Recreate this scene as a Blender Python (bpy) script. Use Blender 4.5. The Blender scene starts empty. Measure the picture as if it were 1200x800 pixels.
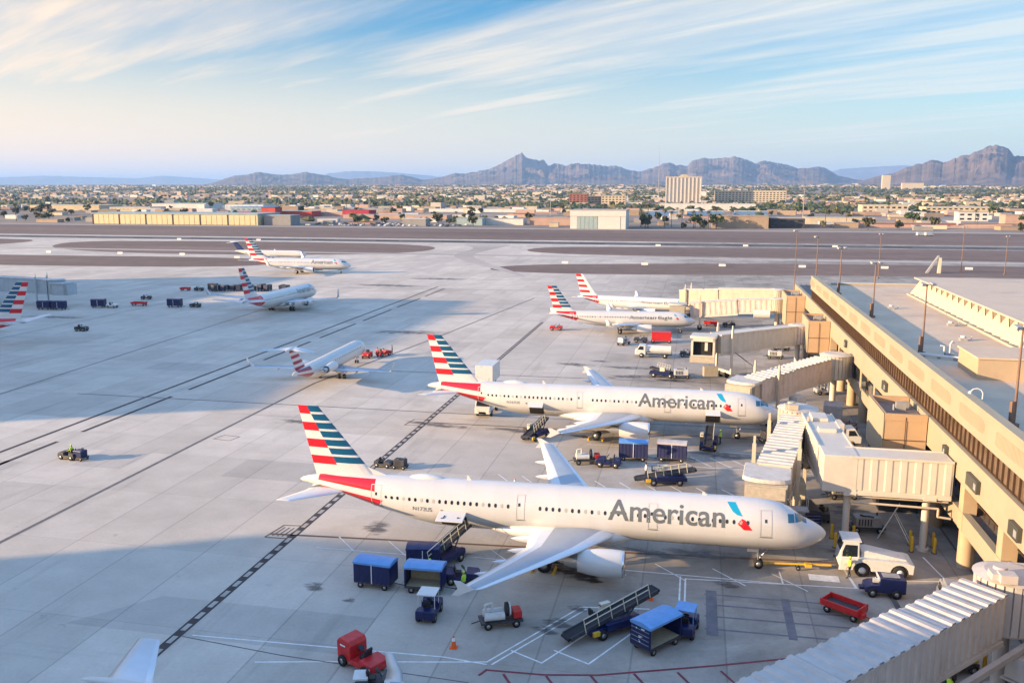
import bpy, bmesh, math, random
from mathutils import Vector, Matrix, noise
random.seed(7)
scn = bpy.context.scene
COL = scn.collection
PI = math.pi
R = math.radians

# ---------------------------------------------------------------- materials
def mat(name, col, rough=0.6, metal=0.0, var=0.0, vscale=3.0, bump=0.0, bscale=20.0, spec=0.5, emit=None, stretch=None, dirt=None, dscale=0.6):
    m = bpy.data.materials.new(name); m.use_nodes = True
    nt = m.node_tree; b = nt.nodes['Principled BSDF']
    b.inputs['Base Color'].default_value = (*col, 1)
    b.inputs['Roughness'].default_value = rough
    b.inputs['Metallic'].default_value = metal
    b.inputs['Specular IOR Level'].default_value = spec
    if emit: 
        b.inputs['Emission Color'].default_value = (*col, 1); b.inputs['Emission Strength'].default_value = emit
    tc = nt.nodes.new('ShaderNodeTexCoord')
    src = tc.outputs['Object']
    if stretch:
        mp = nt.nodes.new('ShaderNodeMapping'); mp.inputs['Scale'].default_value = stretch
        nt.links.new(src, mp.inputs['Vector']); src = mp.outputs['Vector']
    last = None
    if var > 0:
        n = nt.nodes.new('ShaderNodeTexNoise'); n.inputs['Scale'].default_value = vscale; n.inputs['Detail'].default_value = 6; n.inputs['Roughness'].default_value = 0.65
        nt.links.new(src, n.inputs['Vector'])
        mr = nt.nodes.new('ShaderNodeMapRange'); mr.inputs['From Min'].default_value = 0.3; mr.inputs['From Max'].default_value = 0.7
        mr.inputs['To Min'].default_value = 1 - var; mr.inputs['To Max'].default_value = 1 + var
        nt.links.new(n.outputs['Fac'], mr.inputs['Value'])
        mx = nt.nodes.new('ShaderNodeVectorMath'); mx.operation = 'SCALE'; mx.inputs[0].default_value = col
        nt.links.new(mr.outputs['Result'], mx.inputs['Scale'])
        nt.links.new(mx.outputs['Vector'], b.inputs['Base Color']); last = mx.outputs['Vector']
    if dirt:
        n = nt.nodes.new('ShaderNodeTexNoise'); n.inputs['Scale'].default_value = dscale; n.inputs['Detail'].default_value = 8; n.inputs['Roughness'].default_value = 0.7
        nt.links.new(tc.outputs['Object'], n.inputs['Vector'])
        mr = nt.nodes.new('ShaderNodeMapRange'); mr.inputs['From Min'].default_value = 0.52; mr.inputs['From Max'].default_value = 0.72; mr.inputs['To Max'].default_value = 0.75
        nt.links.new(n.outputs['Fac'], mr.inputs['Value'])
        mm = nt.nodes.new('ShaderNodeMix'); mm.data_type = 'RGBA'
        nt.links.new(mr.outputs['Result'], mm.inputs['Factor'])
        if last: nt.links.new(last, mm.inputs['A'])
        else: mm.inputs['A'].default_value = (*col, 1)
        mm.inputs['B'].default_value = (*dirt, 1)
        nt.links.new(mm.outputs['Result'], b.inputs['Base Color'])
    if bump > 0:
        n2 = nt.nodes.new('ShaderNodeTexNoise'); n2.inputs['Scale'].default_value = bscale; n2.inputs['Detail'].default_value = 5
        nt.links.new(src, n2.inputs['Vector'])
        bp = nt.nodes.new('ShaderNodeBump'); bp.inputs['Strength'].default_value = bump; bp.inputs['Distance'].default_value = 0.05
        nt.links.new(n2.outputs['Fac'], bp.inputs['Height']); nt.links.new(bp.outputs['Normal'], b.inputs['Normal'])
    return m

M = {}
M['white'] = mat('white_paint', (.78,.76,.72), .28, var=.05, vscale=.5)
M['wing'] = mat('wing_grey_paint', (.30,.35,.41), .3, .15, var=.06, vscale=.8)
M['slat'] = mat('slat_light_paint', (.70,.72,.74), .25, .2)
M['flap'] = mat('flap_light_grey', (.60,.63,.66), .35, var=.05, vscale=1.2)
M['red'] = mat('livery_red', (.60,.012,.02), .3)
M['blue'] = mat('livery_blue', (.004,.085,.17), .3)
M['cyan'] = mat('livery_light_blue', (.01,.33,.5), .3)
M['darkblue'] = mat('livery_dark_blue', (.01,.03,.13), .35)
M['maroon'] = mat('livery_maroon', (.30,.012,.05), .35)
M['text'] = mat('title_grey', (.13,.14,.14), .35)
M['black'] = mat('black_rubber', (.012,.012,.012), .75, var=.3, vscale=9)
M['dark'] = mat('dark_metal', (.045,.045,.05), .6, var=.3, vscale=5)
M['hole'] = mat('dark_interior', (.01,.01,.012), .8)
M['glass'] = mat('dark_glass', (.015,.02,.025), .08, spec=.8)
M['cockpit'] = mat('cockpit_glass', (.03,.12,.16), .05, spec=1.0)
M['metal'] = mat('bare_metal', (.5,.5,.5), .35, .8, var=.1, vscale=6)
M['chrome'] = mat('engine_lip', (.75,.76,.78), .18, .9)
M['navy'] = mat('navy_vehicle_paint', (.008,.014,.075), .4, var=.15, vscale=4)
M['navycurtain'] = mat('navy_curtain', (.014,.018,.075), .75, var=.35, vscale=3, stretch=(1,1,.15))
M['canopy'] = mat('blue_canopy_vinyl', (.13,.31,.60), .5, var=.12, vscale=2)
M['redveh'] = mat('red_vehicle_paint', (.55,.02,.02), .4, var=.2, vscale=3)
M['whiteveh'] = mat('white_vehicle_paint', (0.637,0.629,0.595), .35, var=.06, vscale=2, dirt=(.4,.37,.33), dscale=2.)
M['greyveh'] = mat('grey_vehicle_paint', (.3,.3,.3), .5, var=.2, vscale=3)
M['yellow'] = mat('safety_yellow', (.70,.42,.03), .5, var=.15, vscale=4)
M['orange'] = mat('cone_orange', (.8,.12,.01), .5)
M['reflect'] = mat('white_band', (.8,.8,.78), .4)
M['belt'] = mat('belt_rubber', (.02,.02,.022), .85, var=.2, vscale=6)
M['rail'] = mat('cream_rail', (.6,.55,.42), .5)
M['tan'] = mat('tan_plywood', (.38,.31,.2), .7, var=.15, vscale=4)
M['seat'] = mat('black_seat', (.02,.02,.02), .6)
M['skin'] = mat('skin', (.35,.2,.13), .6)
M['hivis'] = mat('hi_vis_yellow', (.5,.75,.05), .7)
M['trouser'] = mat('dark_trousers', (.02,.025,.04), .8)
M['hair'] = mat('dark_hair', (.02,.015,.01), .7)
M['cream'] = mat('cream_bridge_paint', (0.499,0.421,0.320), .5, var=.08, vscale=.8, dirt=(.4,.33,.25), dscale=.9)
M['creamroof'] = mat('cream_bridge_roof', (0.561,0.510,0.442), .6, var=.12, vscale=1.5, dirt=(.36,.3,.25), dscale=.7)
M['whitebridge'] = mat('white_bridge_paint', (.60,.54,.45), .45, var=.06, vscale=.8, dirt=(.5,.46,.4), dscale=.5)
M['greybridge'] = mat('weathered_white_bridge', (.50,.45,.41), .5, var=.1, vscale=1.2, dirt=(.36,.3,.27), dscale=.6, stretch=(1,1,.3))
M['pinkbridge'] = mat('pinkish_bridge_paint', (.62,.50,.42), .5, var=.08, vscale=1.2, dirt=(.4,.3,.24), dscale=.7)
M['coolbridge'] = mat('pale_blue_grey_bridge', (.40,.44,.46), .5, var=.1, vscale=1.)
M['bellows'] = mat('canvas_bellows', (0.400,0.344,0.264), .85, var=.15, vscale=3)
M['blackbellows'] = mat('black_canvas_bellows', (.025,.025,.03), .85)
M['wall'] = mat('cream_concrete', (.365,.31,.215), .75, var=.06, vscale=.5, bump=.15, bscale=8, dirt=(.29,.24,.17), dscale=.25)
M['paneglass'] = mat('brown_tinted_glazing', (.15,.105,.07), .22, var=.5, vscale=.35, spec=.7)
M['column'] = mat('column_concrete', (0.462,0.336,0.210), .75, var=.07, vscale=.8)
M['stub'] = mat('orange_stucco', (.47,.315,.185), .8, var=.05, vscale=.8, bump=.1)
M['stubroof'] = mat('stub_roof', (.2,.16,.14), .8, var=.2, vscale=1.5)
M['roof'] = mat('flat_roof_membrane', (.60,.45,.31), .85, var=.13, vscale=.18, dirt=(.38,.31,.25), dscale=.12)
M['roof2'] = mat('pale_roof_membrane', (.57,.45,.33), .85, var=.08, vscale=.3, dirt=(.34,.3,.27), dscale=.15)
M['fascia'] = mat('pleated_fascia', (0.465,0.427,0.315), .6, var=.05)
M['mullion'] = mat('bronze_mullion', (.09,.05,.03), .5, .3)
M['rust'] = mat('rusty_pole', (.22,.13,.09), .7, .2, var=.3, vscale=3, stretch=(1,1,.2))
M['lamp'] = mat('lamp_housing', (.4,.38,.35), .5)
M['signdark'] = mat('dark_sign_box', (.06,.06,.05), .5)
M['lime'] = mat('lime_white', (.75,.72,.68), .7)

# ---------------------------------------------------------------- mesh builder
class MB:
    def __init__(s): s.v = []; s.f = []; s.m = []; s.sm = []
    def add(s, vs, fs, m=0, smooth=False):
        o = len(s.v); s.v += [tuple(v) for v in vs]
        for f in fs: s.f.append(tuple(i+o for i in f)); s.m.append(m); s.sm.append(smooth)
    def box(s, x0, x1, y0, y1, z0, z1, m=0, T=None, top=None):
        vs = [(x0,y0,z0),(x1,y0,z0),(x1,y1,z0),(x0,y1,z0),(x0,y0,z1),(x1,y0,z1),(x1,y1,z1),(x0,y1,z1)]
        if T: vs = [T @ Vector(v) for v in vs]
        o = len(s.v); s.v += [tuple(v) for v in vs]
        for k, f in enumerate(((0,3,2,1),(4,5,6,7),(0,1,5,4),(1,2,6,5),(2,3,7,6),(3,0,4,7))):
            s.f.append(tuple(i+o for i in f)); s.m.append(top if (k == 1 and top is not None) else m); s.sm.append(False)
        return s
    def cb(s, cx, cy, cz, dx, dy, dz, m=0, rz=0, ry=0, rx=0):
        T = Matrix.Translation((cx,cy,cz)) @ Matrix.Rotation(rz,4,'Z') @ Matrix.Rotation(ry,4,'Y') @ Matrix.Rotation(rx,4,'X')
        return s.box(-dx/2,dx/2,-dy/2,dy/2,-dz/2,dz/2,m,T)
    def prism(s, pts, y0, y1, m=0, axis='y'):
        # pts: (a,b) outline; extruded along axis
        n = len(pts)
        def P(a,b,c): return {'y':(a,c,b),'x':(c,a,b),'z':(a,b,c)}[axis]
        vs = [P(a,b,y0) for a,b in pts] + [P(a,b,y1) for a,b in pts]
        fs = [tuple(range(n))[::-1], tuple(range(n,2*n))] + [(i,(i+1)%n,(i+1)%n+n,i+n) for i in range(n)]
        s.add(vs, fs, m); return s
    def cyl(s, p0, p1, r0, r1=None, n=12, m=0, smooth=True, caps=True):
        r1 = r0 if r1 is None else r1
        p0 = Vector(p0); p1 = Vector(p1); d = (p1-p0)
        if d.length < 1e-6: return s
        q = d.to_track_quat('Z','Y'); vs = []
        for p, r in ((p0,r0),(p1,r1)):
            for i in range(n):
                a = 2*PI*i/n; vs.append(p + q @ Vector((r*math.cos(a), r*math.sin(a), 0)))
        s.add(vs, [(i,(i+1)%n,(i+1)%n+n,i+n) for i in range(n)], m, smooth)
        if caps:
            s.add(vs[:n], [tuple(range(n))[::-1]], m); s.add(vs[n:], [tuple(range(n))], m)
        return s
    def tube(s, pts, r, n=6, m=0):
        for a, b in zip(pts, pts[1:]): s.cyl(a, b, r, n=n, m=m)
        return s
    def lathe(s, prof, o=(0,0,0), axis='x', n=24, m=0, mf=None):
        # prof: list of (along, radius)
        vs = []
        for a, r in prof:
            for i in range(n):
                t = 2*PI*i/n; c, d = r*math.cos(t), r*math.sin(t)
                p = {'x':(a,c,d),'z':(c,d,a),'y':(c,a,d)}[axis]
                vs.append((p[0]+o[0],p[1]+o[1],p[2]+o[2]))
        k = len(s.v); s.v += vs
        for j in range(len(prof)-1):
            for i in range(n):
                s.f.append((k+j*n+i, k+j*n+(i+1)%n, k+(j+1)*n+(i+1)%n, k+(j+1)*n+i)); s.m.append(mf(j) if mf else m); s.sm.append(True)
        return s
    def sphere(s, c, r, n=12, m=0, sz=1.0):
        prof = [(math.cos(PI*i/(n//2))*-r*sz, max(1e-3, r*math.sin(PI*i/(n//2)))) for i in range(n//2+1)]
        return s.lathe(prof, c, 'z', n, m)
    def quad(s, a, b, c, d, m=0): s.add([a,b,c,d], [(0,1,2,3)], m); return s
    def build(s, name, mats, parent=None, loc=None, rz=0, bevel=0, weld=False):
        me = bpy.data.meshes.new(name); me.from_pydata(s.v, [], s.f)
        if not isinstance(mats, (list,tuple)): mats = [mats]
        for m in mats: me.materials.append(M[m] if isinstance(m, str) else m)
        me.polygons.foreach_set('material_index', s.m); me.polygons.foreach_set('use_smooth', s.sm)
        if weld:
            bm = bmesh.new(); bm.from_mesh(me); bmesh.ops.remove_doubles(bm, verts=bm.verts, dist=1e-4); bm.to_mesh(me); bm.free()
        me.update()
        o = bpy.data.objects.new(name, me); COL.objects.link(o)
        if parent: o.parent = parent
        if loc: o.location = loc
        if rz: o.rotation_euler = (0,0,rz)
        if bevel:
            b = o.modifiers.new('bevel','BEVEL'); b.width = bevel; b.segments = 2; b.limit_method = 'ANGLE'; b.angle_limit = R(40)
        return o

def tag(o, label, cat, group=None, kind=None):
    if label: o['label'] = label
    if cat: o['category'] = cat
    if group: o['group'] = group
    if kind: o['kind'] = kind
    return o
def struct(o): o['kind'] = 'structure'; return o
def thing(name, loc, rz, label, cat, group=None):
    o = bpy.data.objects.new(name, None); COL.objects.link(o); o.empty_display_size = .5
    o.location = loc; o.rotation_euler = (0,0,rz)
    return tag(o, label, cat, group)
CH = {}
def copy_tree(o, loc=None, rz=None, label=None, parent=None, group=None, scale=None):
    if not CH:
        pass
    c = o.copy(); COL.objects.link(c)
    if parent: c.parent = parent
    if loc is not None: c.location = loc
    if rz is not None: c.rotation_euler = (0,0,rz)
    if scale is not None: c.scale = scale if isinstance(scale,(tuple,list)) else (scale,)*3
    if label: c['label'] = label
    if group: c['group'] = group
    for ch in list(o.children): copy_tree(ch, parent=c)
    return c

def strip(mb, pts, w, z, m=0, closed=False):
    P = [Vector((p[0],p[1])) for p in pts]
    if closed: P.append(P[0])
    for a, b in zip(P, P[1:]):
        d = (b-a); 
        if d.length < 1e-6: continue
        d.normalize(); n = Vector((-d.y,d.x))*w/2; e = d*w/2*.98
        a2 = a-e; b2 = b+e
        mb.add([(*(a2-n),z),(*(b2-n),z),(*(b2+n),z),(*(a2+n),z)], [(0,1,2,3)], m)
        z += .0007
def smooth_poly(pts, it=2):
    for _ in range(it):
        q = []
        for i in range(len(pts)):
            a = pts[i]; b = pts[(i+1)%len(pts)]
            q.append((a[0]*.75+b[0]*.25, a[1]*.75+b[1]*.25)); q.append((a[0]*.25+b[0]*.75, a[1]*.25+b[1]*.75))
        pts = q
    return pts
# ---------------------------------------------------------------- camera
cam = bpy.data.cameras.new('camera'); co = bpy.data.objects.new('camera', cam); COL.objects.link(co); scn.camera = co
co.location = (0,0,30.31); co.rotation_euler = (R(90-9.912),0,R(11.861))
cam.sensor_width = 36; cam.lens = 30.816; cam.clip_start = .5; cam.clip_end = 90000

# ---------------------------------------------------------------- light
HAZE = 4.6e-5
SUN_EL, SUN_AZ = 12.0, 25.0    # shadows run towards +X, a little towards +Y
sd = Vector((math.cos(R(SUN_AZ))*math.cos(R(SUN_EL)), math.sin(R(SUN_AZ))*math.cos(R(SUN_EL)), -math.sin(R(SUN_EL))))
sun = bpy.data.lights.new('sun','SUN'); sun.energy = 5.0; sun.angle = R(.55); sun.color = (1.0,.70,.40)
so = bpy.data.objects.new('sun', sun); COL.objects.link(so); so.rotation_euler = sd.to_track_quat('-Z','Y').to_euler(); so.location = (-200,-100,80)

w = bpy.data.worlds.new('World'); scn.world = w; w.use_nodes = True
nt = w.node_tree; nt.nodes.clear()
out = nt.nodes.new('ShaderNodeOutputWorld'); bg = nt.nodes.new('ShaderNodeBackground')
sky = nt.nodes.new('ShaderNodeTexSky'); sky.sky_type = 'NISHITA'; sky.sun_disc = False
sky.sun_elevation = R(SUN_EL); sky.air_density = 1.0; sky.dust_density = 1.0; sky.ozone_density = 2.5; sky.altitude = 300
# direction to the sun is (-cos az, -sin az); the sky's rotation is measured from +Y clockwise
sky.sun_rotation = math.atan2(-math.cos(R(SUN_AZ)), -math.sin(R(SUN_AZ)))
bg.inputs['Strength'].default_value = .15
def N(t, **k):
    n = nt.nodes.new(t)
    for a, b in k.items(): setattr(n, a, b)
    return n
def L(a, b): nt.links.new(a, b)
tc = N('ShaderNodeTexCoord'); sep = N('ShaderNodeSeparateXYZ'); L(tc.outputs['Generated'], sep.inputs[0])
# cirrus on a flat layer high above: project the direction on a plane, turn it along the wind
mz = N('ShaderNodeMath', operation='MAXIMUM'); L(sep.outputs['Z'], mz.inputs[0]); mz.inputs[1].default_value = .012
az = N('ShaderNodeMath', operation='ADD'); L(mz.outputs[0], az.inputs[0]); az.inputs[1].default_value = .07
dx = N('ShaderNodeMath', operation='DIVIDE'); L(sep.outputs['X'], dx.inputs[0]); L(az.outputs[0], dx.inputs[1])
dy = N('ShaderNodeMath', operation='DIVIDE'); L(sep.outputs['Y'], dy.inputs[0]); L(az.outputs[0], dy.inputs[1])
cmb = N('ShaderNodeCombineXYZ'); L(dx.outputs[0], cmb.inputs[0]); L(dy.outputs[0], cmb.inputs[1])
rot = N('ShaderNodeMapping'); rot.vector_type = 'POINT'; L(cmb.outputs[0], rot.inputs['Vector'])
rot.inputs['Rotation'].default_value = (0,0,R(33)); 
def cirrus(scale, stretch, lo, hi, off, detail=9, rough=.6, dist=.4):
    mp = N('ShaderNodeMapping'); L(rot.outputs[0], mp.inputs['Vector']); mp.inputs['Scale'].default_value = (scale/stretch, scale, 1); mp.inputs['Location'].default_value = off
    n = N('ShaderNodeTexNoise'); L(mp.outputs[0], n.inputs['Vector']); n.inputs['Scale'].default_value = 1; n.inputs['Detail'].default_value = detail; n.inputs['Roughness'].default_value = rough; n.inputs['Distortion'].default_value = dist
    mr = N('ShaderNodeMapRange', interpolation_type='SMOOTHSTEP'); L(n.outputs['Fac'], mr.inputs['Value']); mr.inputs['From Min'].default_value = lo; mr.inputs['From Max'].default_value = hi
    return mr.outputs['Result']
A = cirrus(.58, 4.2, .29, .54, (1.3,.2,0), rough=.55)
B = cirrus(3.2, 7.0, .35, .75, (4.,7.,0), rough=.62)
add = N('ShaderNodeMath', operation='MULTIPLY'); L(A, add.inputs[0])
mb_ = N('ShaderNodeMath', operation='MULTIPLY_ADD'); L(B, mb_.inputs[0]); mb_.inputs[1].default_value = .6; mb_.inputs[2].default_value = .62
L(mb_.outputs[0], add.inputs[1])
add.use_clamp = True
hs = N('ShaderNodeHueSaturation'); hs.inputs['Saturation'].default_value = 1.6; hs.inputs['Value'].default_value = .56; L(sky.outputs[0], hs.inputs['Color'])
# cloud colour: warm white, a little brighter towards the sun
sdv = N('ShaderNodeVectorMath', operation='DOT_PRODUCT'); L(tc.outputs['Generated'], sdv.inputs[0]); sdv.inputs[1].default_value = (-.906,-.2,.1)
cr = N('ShaderNodeMapRange'); L(sdv.outputs['Value'], cr.inputs['Value']); cr.inputs['From Min'].default_value = -.5; cr.inputs['From Max'].default_value = .5
cc = N('ShaderNodeMix', data_type='RGBA'); L(cr.outputs[0], cc.inputs['Factor']); CLA = (2.45,2.6,2.5,1); CLB = (4.0,2.85,1.85,1)
cc.inputs['A'].default_value = CLA; cc.inputs['B'].default_value = CLB
fac = N('ShaderNodeMath', operation='MULTIPLY'); L(add.outputs[0], fac.inputs[0]); fac.inputs[1].default_value = .85
hi_ = N('ShaderNodeMapRange', interpolation_type='SMOOTHSTEP'); L(sep.outputs['Z'], hi_.inputs['Value']); hi_.inputs['From Min'].default_value = .25; hi_.inputs['From Max'].default_value = .7; hi_.inputs['To Min'].default_value = 1; hi_.inputs['To Max'].default_value = .25
fac2 = N('ShaderNodeMath', operation='MULTIPLY'); L(fac.outputs[0], fac2.inputs[0]); L(hi_.outputs[0], fac2.inputs[1]); fac = fac2
# a pale veil of high cloud thickening towards the horizon, thicker on the sunward side
vl = N('ShaderNodeMapRange', interpolation_type='SMOOTHSTEP'); L(sep.outputs['Z'], vl.inputs['Value']); vl.inputs['From Min'].default_value = -.01; vl.inputs['From Max'].default_value = .21; vl.inputs['To Min'].default_value = 1.0; vl.inputs['To Max'].default_value = 0
sw = N('ShaderNodeMapRange'); L(sdv.outputs['Value'], sw.inputs['Value']); sw.inputs['From Min'].default_value = -.35; sw.inputs['From Max'].default_value = .75; sw.inputs['To Min'].default_value = .72; sw.inputs['To Max'].default_value = 1.25
vm = N('ShaderNodeMath', operation='MULTIPLY', use_clamp=True); L(vl.outputs[0], vm.inputs[0]); L(sw.outputs[0], vm.inputs[1])
ad = N('ShaderNodeMath', operation='MAXIMUM'); L(fac.outputs[0], ad.inputs[0]); L(vm.outputs[0], ad.inputs[1]); fac = ad
cm = N('ShaderNodeMix', data_type='RGBA'); L(fac.outputs[0], cm.inputs['Factor']); L(hs.outputs[0], cm.inputs['A']); L(cc.outputs['Result'], cm.inputs['B'])
tn = N('ShaderNodeMix', data_type='RGBA', blend_type='MULTIPLY'); tn.inputs['Factor'].default_value = 1; tl = N('ShaderNodeMapRange', interpolation_type='SMOOTHSTEP'); L(sep.outputs['Z'], tl.inputs['Value']); tl.inputs['From Min'].default_value = .24; tl.inputs['From Max'].default_value = .6
tc2 = N('ShaderNodeMix', data_type='RGBA'); L(tl.outputs[0], tc2.inputs['Factor']); tc2.inputs['A'].default_value = (.97,1,1.03,1); tc2.inputs['B'].default_value = (1.6,2.2,2.7,1); L(tc2.outputs['Result'], tn.inputs['B']); L(cm.outputs['Result'], tn.inputs['A'])  # upper sky out of view brightened and blued, added fill for shaded areas
L(tn.outputs['Result'], bg.inputs['Color']); L(bg.outputs[0], out.inputs['Surface'])

scn.view_settings.view_transform = 'Standard'; scn.view_settings.look = 'None'; scn.view_settings.gamma = 1; scn.view_settings.use_curve_mapping = False
scn.view_settings.exposure = 1.27
scn.render.engine = 'CYCLES'
cy = scn.cycles; cy.use_denoising = True; cy.max_bounces = 5; cy.diffuse_bounces = 2; cy.glossy_bounces = 2; cy.transmission_bounces = 2; cy.volume_bounces = 1; cy.sample_clamp_indirect = 4
cy.use_adaptive_sampling = True; cy.adaptive_threshold = .015
try: cy.denoiser = 'OPENIMAGEDENOISE'
except Exception: pass

# ---------------------------------------------------------------- ground
def ground_mat(name, base, kind):
    m = bpy.data.materials.new(name); m.use_nodes = True; t = m.node_tree; b = t.nodes['Principled BSDF']
    b.inputs['Roughness'].default_value = .85; b.inputs['Specular IOR Level'].default_value = .25
    def n_(ty, **k):
        n = t.nodes.new(ty)
        for a, c in k.items(): setattr(n, a, c)
        return n
    def l_(a, c): t.links.new(a, c)
    tc = n_('ShaderNodeTexCoord'); P = tc.outputs['Object']
    def noise_(scale, lo, hi, a, c, detail=6, vec=(1,1,1), rough=.6, rotz=0, dist=0):
        mp = n_('ShaderNodeMapping'); mp.inputs['Scale'].default_value = vec; mp.inputs['Rotation'].default_value = (0,0,rotz); l_(P, mp.inputs['Vector'])
        n = n_('ShaderNodeTexNoise'); n.inputs['Scale'].default_value = scale; n.inputs['Detail'].default_value = detail; n.inputs['Roughness'].default_value = rough; n.inputs['Distortion'].default_value = dist; l_(mp.outputs[0], n.inputs['Vector'])
        r = n_('ShaderNodeMapRange'); r.inputs['From Min'].default_value = lo; r.inputs['From Max'].default_value = hi; r.inputs['To Min'].default_value = a; r.inputs['To Max'].default_value = c
        l_(n.outputs['Fac'], r.inputs['Value']); return r.outputs['Result']
    def mul(a, c):
        x = n_('ShaderNodeMath', operation='MULTIPLY'); l_(a, x.inputs[0])
        if isinstance(c, float): x.inputs[1].default_value = c
        else: l_(c, x.inputs[1])
        return x.outputs[0]
    if kind == 'concrete':
        v = mul(noise_(.02, .3,.7,.84,1.12), noise_(.25,.3,.7,.91,1.09))
        v = mul(v, noise_(3.5,.25,.75,.93,1.06))
        v = mul(v, noise_(14,.3,.7,.95,1.04, detail=3))
        v = mul(v, noise_(.35,.60,.70,1.0,.86, vec=(1,.1,1), detail=5, rotz=.35))
        v = mul(v, noise_(.30,.61,.70,1.0,.86, vec=(.08,1,1), detail=5, rotz=-.12))
        v = mul(v, noise_(.06,.56,.74,1.0,.80, vec=(1,.22,1), detail=8, rough=.7, dist=.5))  # traffic streaks along X
        v = mul(v, noise_(.09,.58,.78,1.0,.84, vec=(.2,1,1), detail=8, rough=.7, rotz=.1))
        v = mul(v, noise_(.9,.66,.78,1.0,.72, detail=4))       # small stains
        # the stands by the concourse carry years of rubber, oil and tracked dirt; the darkening also paints in shade under the walkway
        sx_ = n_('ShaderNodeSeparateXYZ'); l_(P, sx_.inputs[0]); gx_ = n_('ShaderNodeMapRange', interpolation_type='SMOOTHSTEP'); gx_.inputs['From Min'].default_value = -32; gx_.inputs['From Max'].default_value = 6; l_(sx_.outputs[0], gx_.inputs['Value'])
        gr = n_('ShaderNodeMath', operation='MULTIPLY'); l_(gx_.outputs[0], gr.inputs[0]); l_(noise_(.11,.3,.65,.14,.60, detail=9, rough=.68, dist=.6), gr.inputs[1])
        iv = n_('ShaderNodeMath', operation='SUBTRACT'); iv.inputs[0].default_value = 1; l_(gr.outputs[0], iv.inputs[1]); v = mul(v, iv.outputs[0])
        # slabs: a tone of its own per slab and a dark joint
        sp = n_('ShaderNodeSeparateXYZ'); l_(P, sp.inputs[0])
        def joint(axis, off, size, wdt, dark):
            a = n_('ShaderNodeMath', operation='SUBTRACT'); l_(sp.outputs[axis], a.inputs[0]); a.inputs[1].default_value = off
            d = n_('ShaderNodeMath', operation='DIVIDE'); l_(a.outputs[0], d.inputs[0]); d.inputs[1].default_value = size
            fr = n_('ShaderNodeMath', operation='FRACT'); l_(d.outputs[0], fr.inputs[0])
            s_ = n_('ShaderNodeMath', operation='SUBTRACT'); l_(fr.outputs[0], s_.inputs[0]); s_.inputs[1].default_value = .5
            ab = n_('ShaderNodeMath', operation='ABSOLUTE'); l_(s_.outputs[0], ab.inputs[0])
            r = n_('ShaderNodeMapRange'); r.inputs['From Min'].default_value = .5 - wdt/size; r.inputs['From Max'].default_value = .5 - wdt*.4/size; r.inputs['To Min'].default_value = 1; r.inputs['To Max'].default_value = dark
            l_(ab.outputs[0], r.inputs['Value'])
            fl = n_('ShaderNodeMath', operation='FLOOR'); l_(d.outputs[0], fl.inputs[0])
            return r.outputs['Result'], fl.outputs[0]
        j1, f1 = joint(0, 2.85, 6.1,   .085, .74); j2, f2 = joint(1, 2.2, 12.2, .06, .84)
        v = mul(mul(v, j1), j2)
        cb = n_('ShaderNodeCombineXYZ'); l_(f1, cb.inputs[0]); l_(f2, cb.inputs[1])
        wn = n_('ShaderNodeTexWhiteNoise', noise_dimensions='2D'); l_(cb.outputs[0], wn.inputs['Vector'])
        r = n_('ShaderNodeMapRange'); r.inputs['To Min'].default_value = .88; r.inputs['To Max'].default_value = 1.05; l_(wn.outputs['Value'], r.inputs['Value'])
        v = mul(v, r.outputs['Result'])
    elif kind == 'dirt':
        v = mul(noise_(.01,.3,.7,.8,1.2, vec=(.3,1,1)), noise_(.12,.3,.7,.85,1.15, detail=8))
        v = mul(v, noise_(.03,.35,.65,.9,1.12, vec=(.15,1,1), detail=8))
    elif kind == 'city':
        v = mul(noise_(.0016,.3,.7,.65,1.35, vec=(.5,1,1)), noise_(.012,.3,.7,.6,1.4, detail=8, vec=(.5,1,1)))
    else:
        v = mul(noise_(.02,.3,.7,.85,1.15, vec=(.2,1,1)), noise_(.3,.3,.7,.93,1.07))
    s_ = n_('ShaderNodeVectorMath', operation='SCALE'); s_.inputs[0].default_value = base; l_(v, s_.inputs['Scale'])
    l_(s_.outputs[0], b.inputs['Base Color'])
    if kind == 'concrete':
        bp = n_('ShaderNodeBump'); bp.inputs['Strength'].default_value = .2; bp.inputs['Distance'].default_value = .02
        nn = n_('ShaderNodeTexNoise'); nn.inputs['Scale'].default_value = 6; nn.inputs['Detail'].default_value = 6; l_(P, nn.inputs['Vector']); l_(nn.outputs['Fac'], bp.inputs['Height']); l_(bp.outputs[0], b.inputs['Normal'])
    return m
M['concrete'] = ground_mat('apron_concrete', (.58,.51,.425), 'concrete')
M['dirt'] = ground_mat('infield_dirt', (.185,.128,.10), 'dirt')
M['city'] = ground_mat('city_ground', (.27,.21,.16), 'city')
M['asphalt'] = ground_mat('runway_asphalt', (.07,.06,.056), 'asphalt')
M['taxi'] = ground_mat('taxiway_concrete', (.36,.31,.27), 'asphalt')

def terrain(x, y):
    z = -.25
    if y > 1500: z += 78*min(1,((y-1500)/9500))
    return z
mb = MB(); nx, ny = 40, 60
xs = [-42000 + 84000*i/nx for i in range(nx+1)]
ys = [-3000,-1000,0,700,1500,2500] + [3300 + (42000-3300)*(j/(ny-10))**1.6 for j in range(ny-9)]
vs = [(x,y,terrain(x,y)) for y in ys for x in xs]
mb.add(vs, [(j*(nx+1)+i, j*(nx+1)+i+1, (j+1)*(nx+1)+i+1, (j+1)*(nx+1)+i) for j in range(len(ys)-1) for i in range(nx)], 0, True)
struct(mb.build('ground', 'city'))
mb = MB(); mb.box(-700,520,-120,640,-.6,0); struct(mb.build('apron', 'concrete'))

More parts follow.
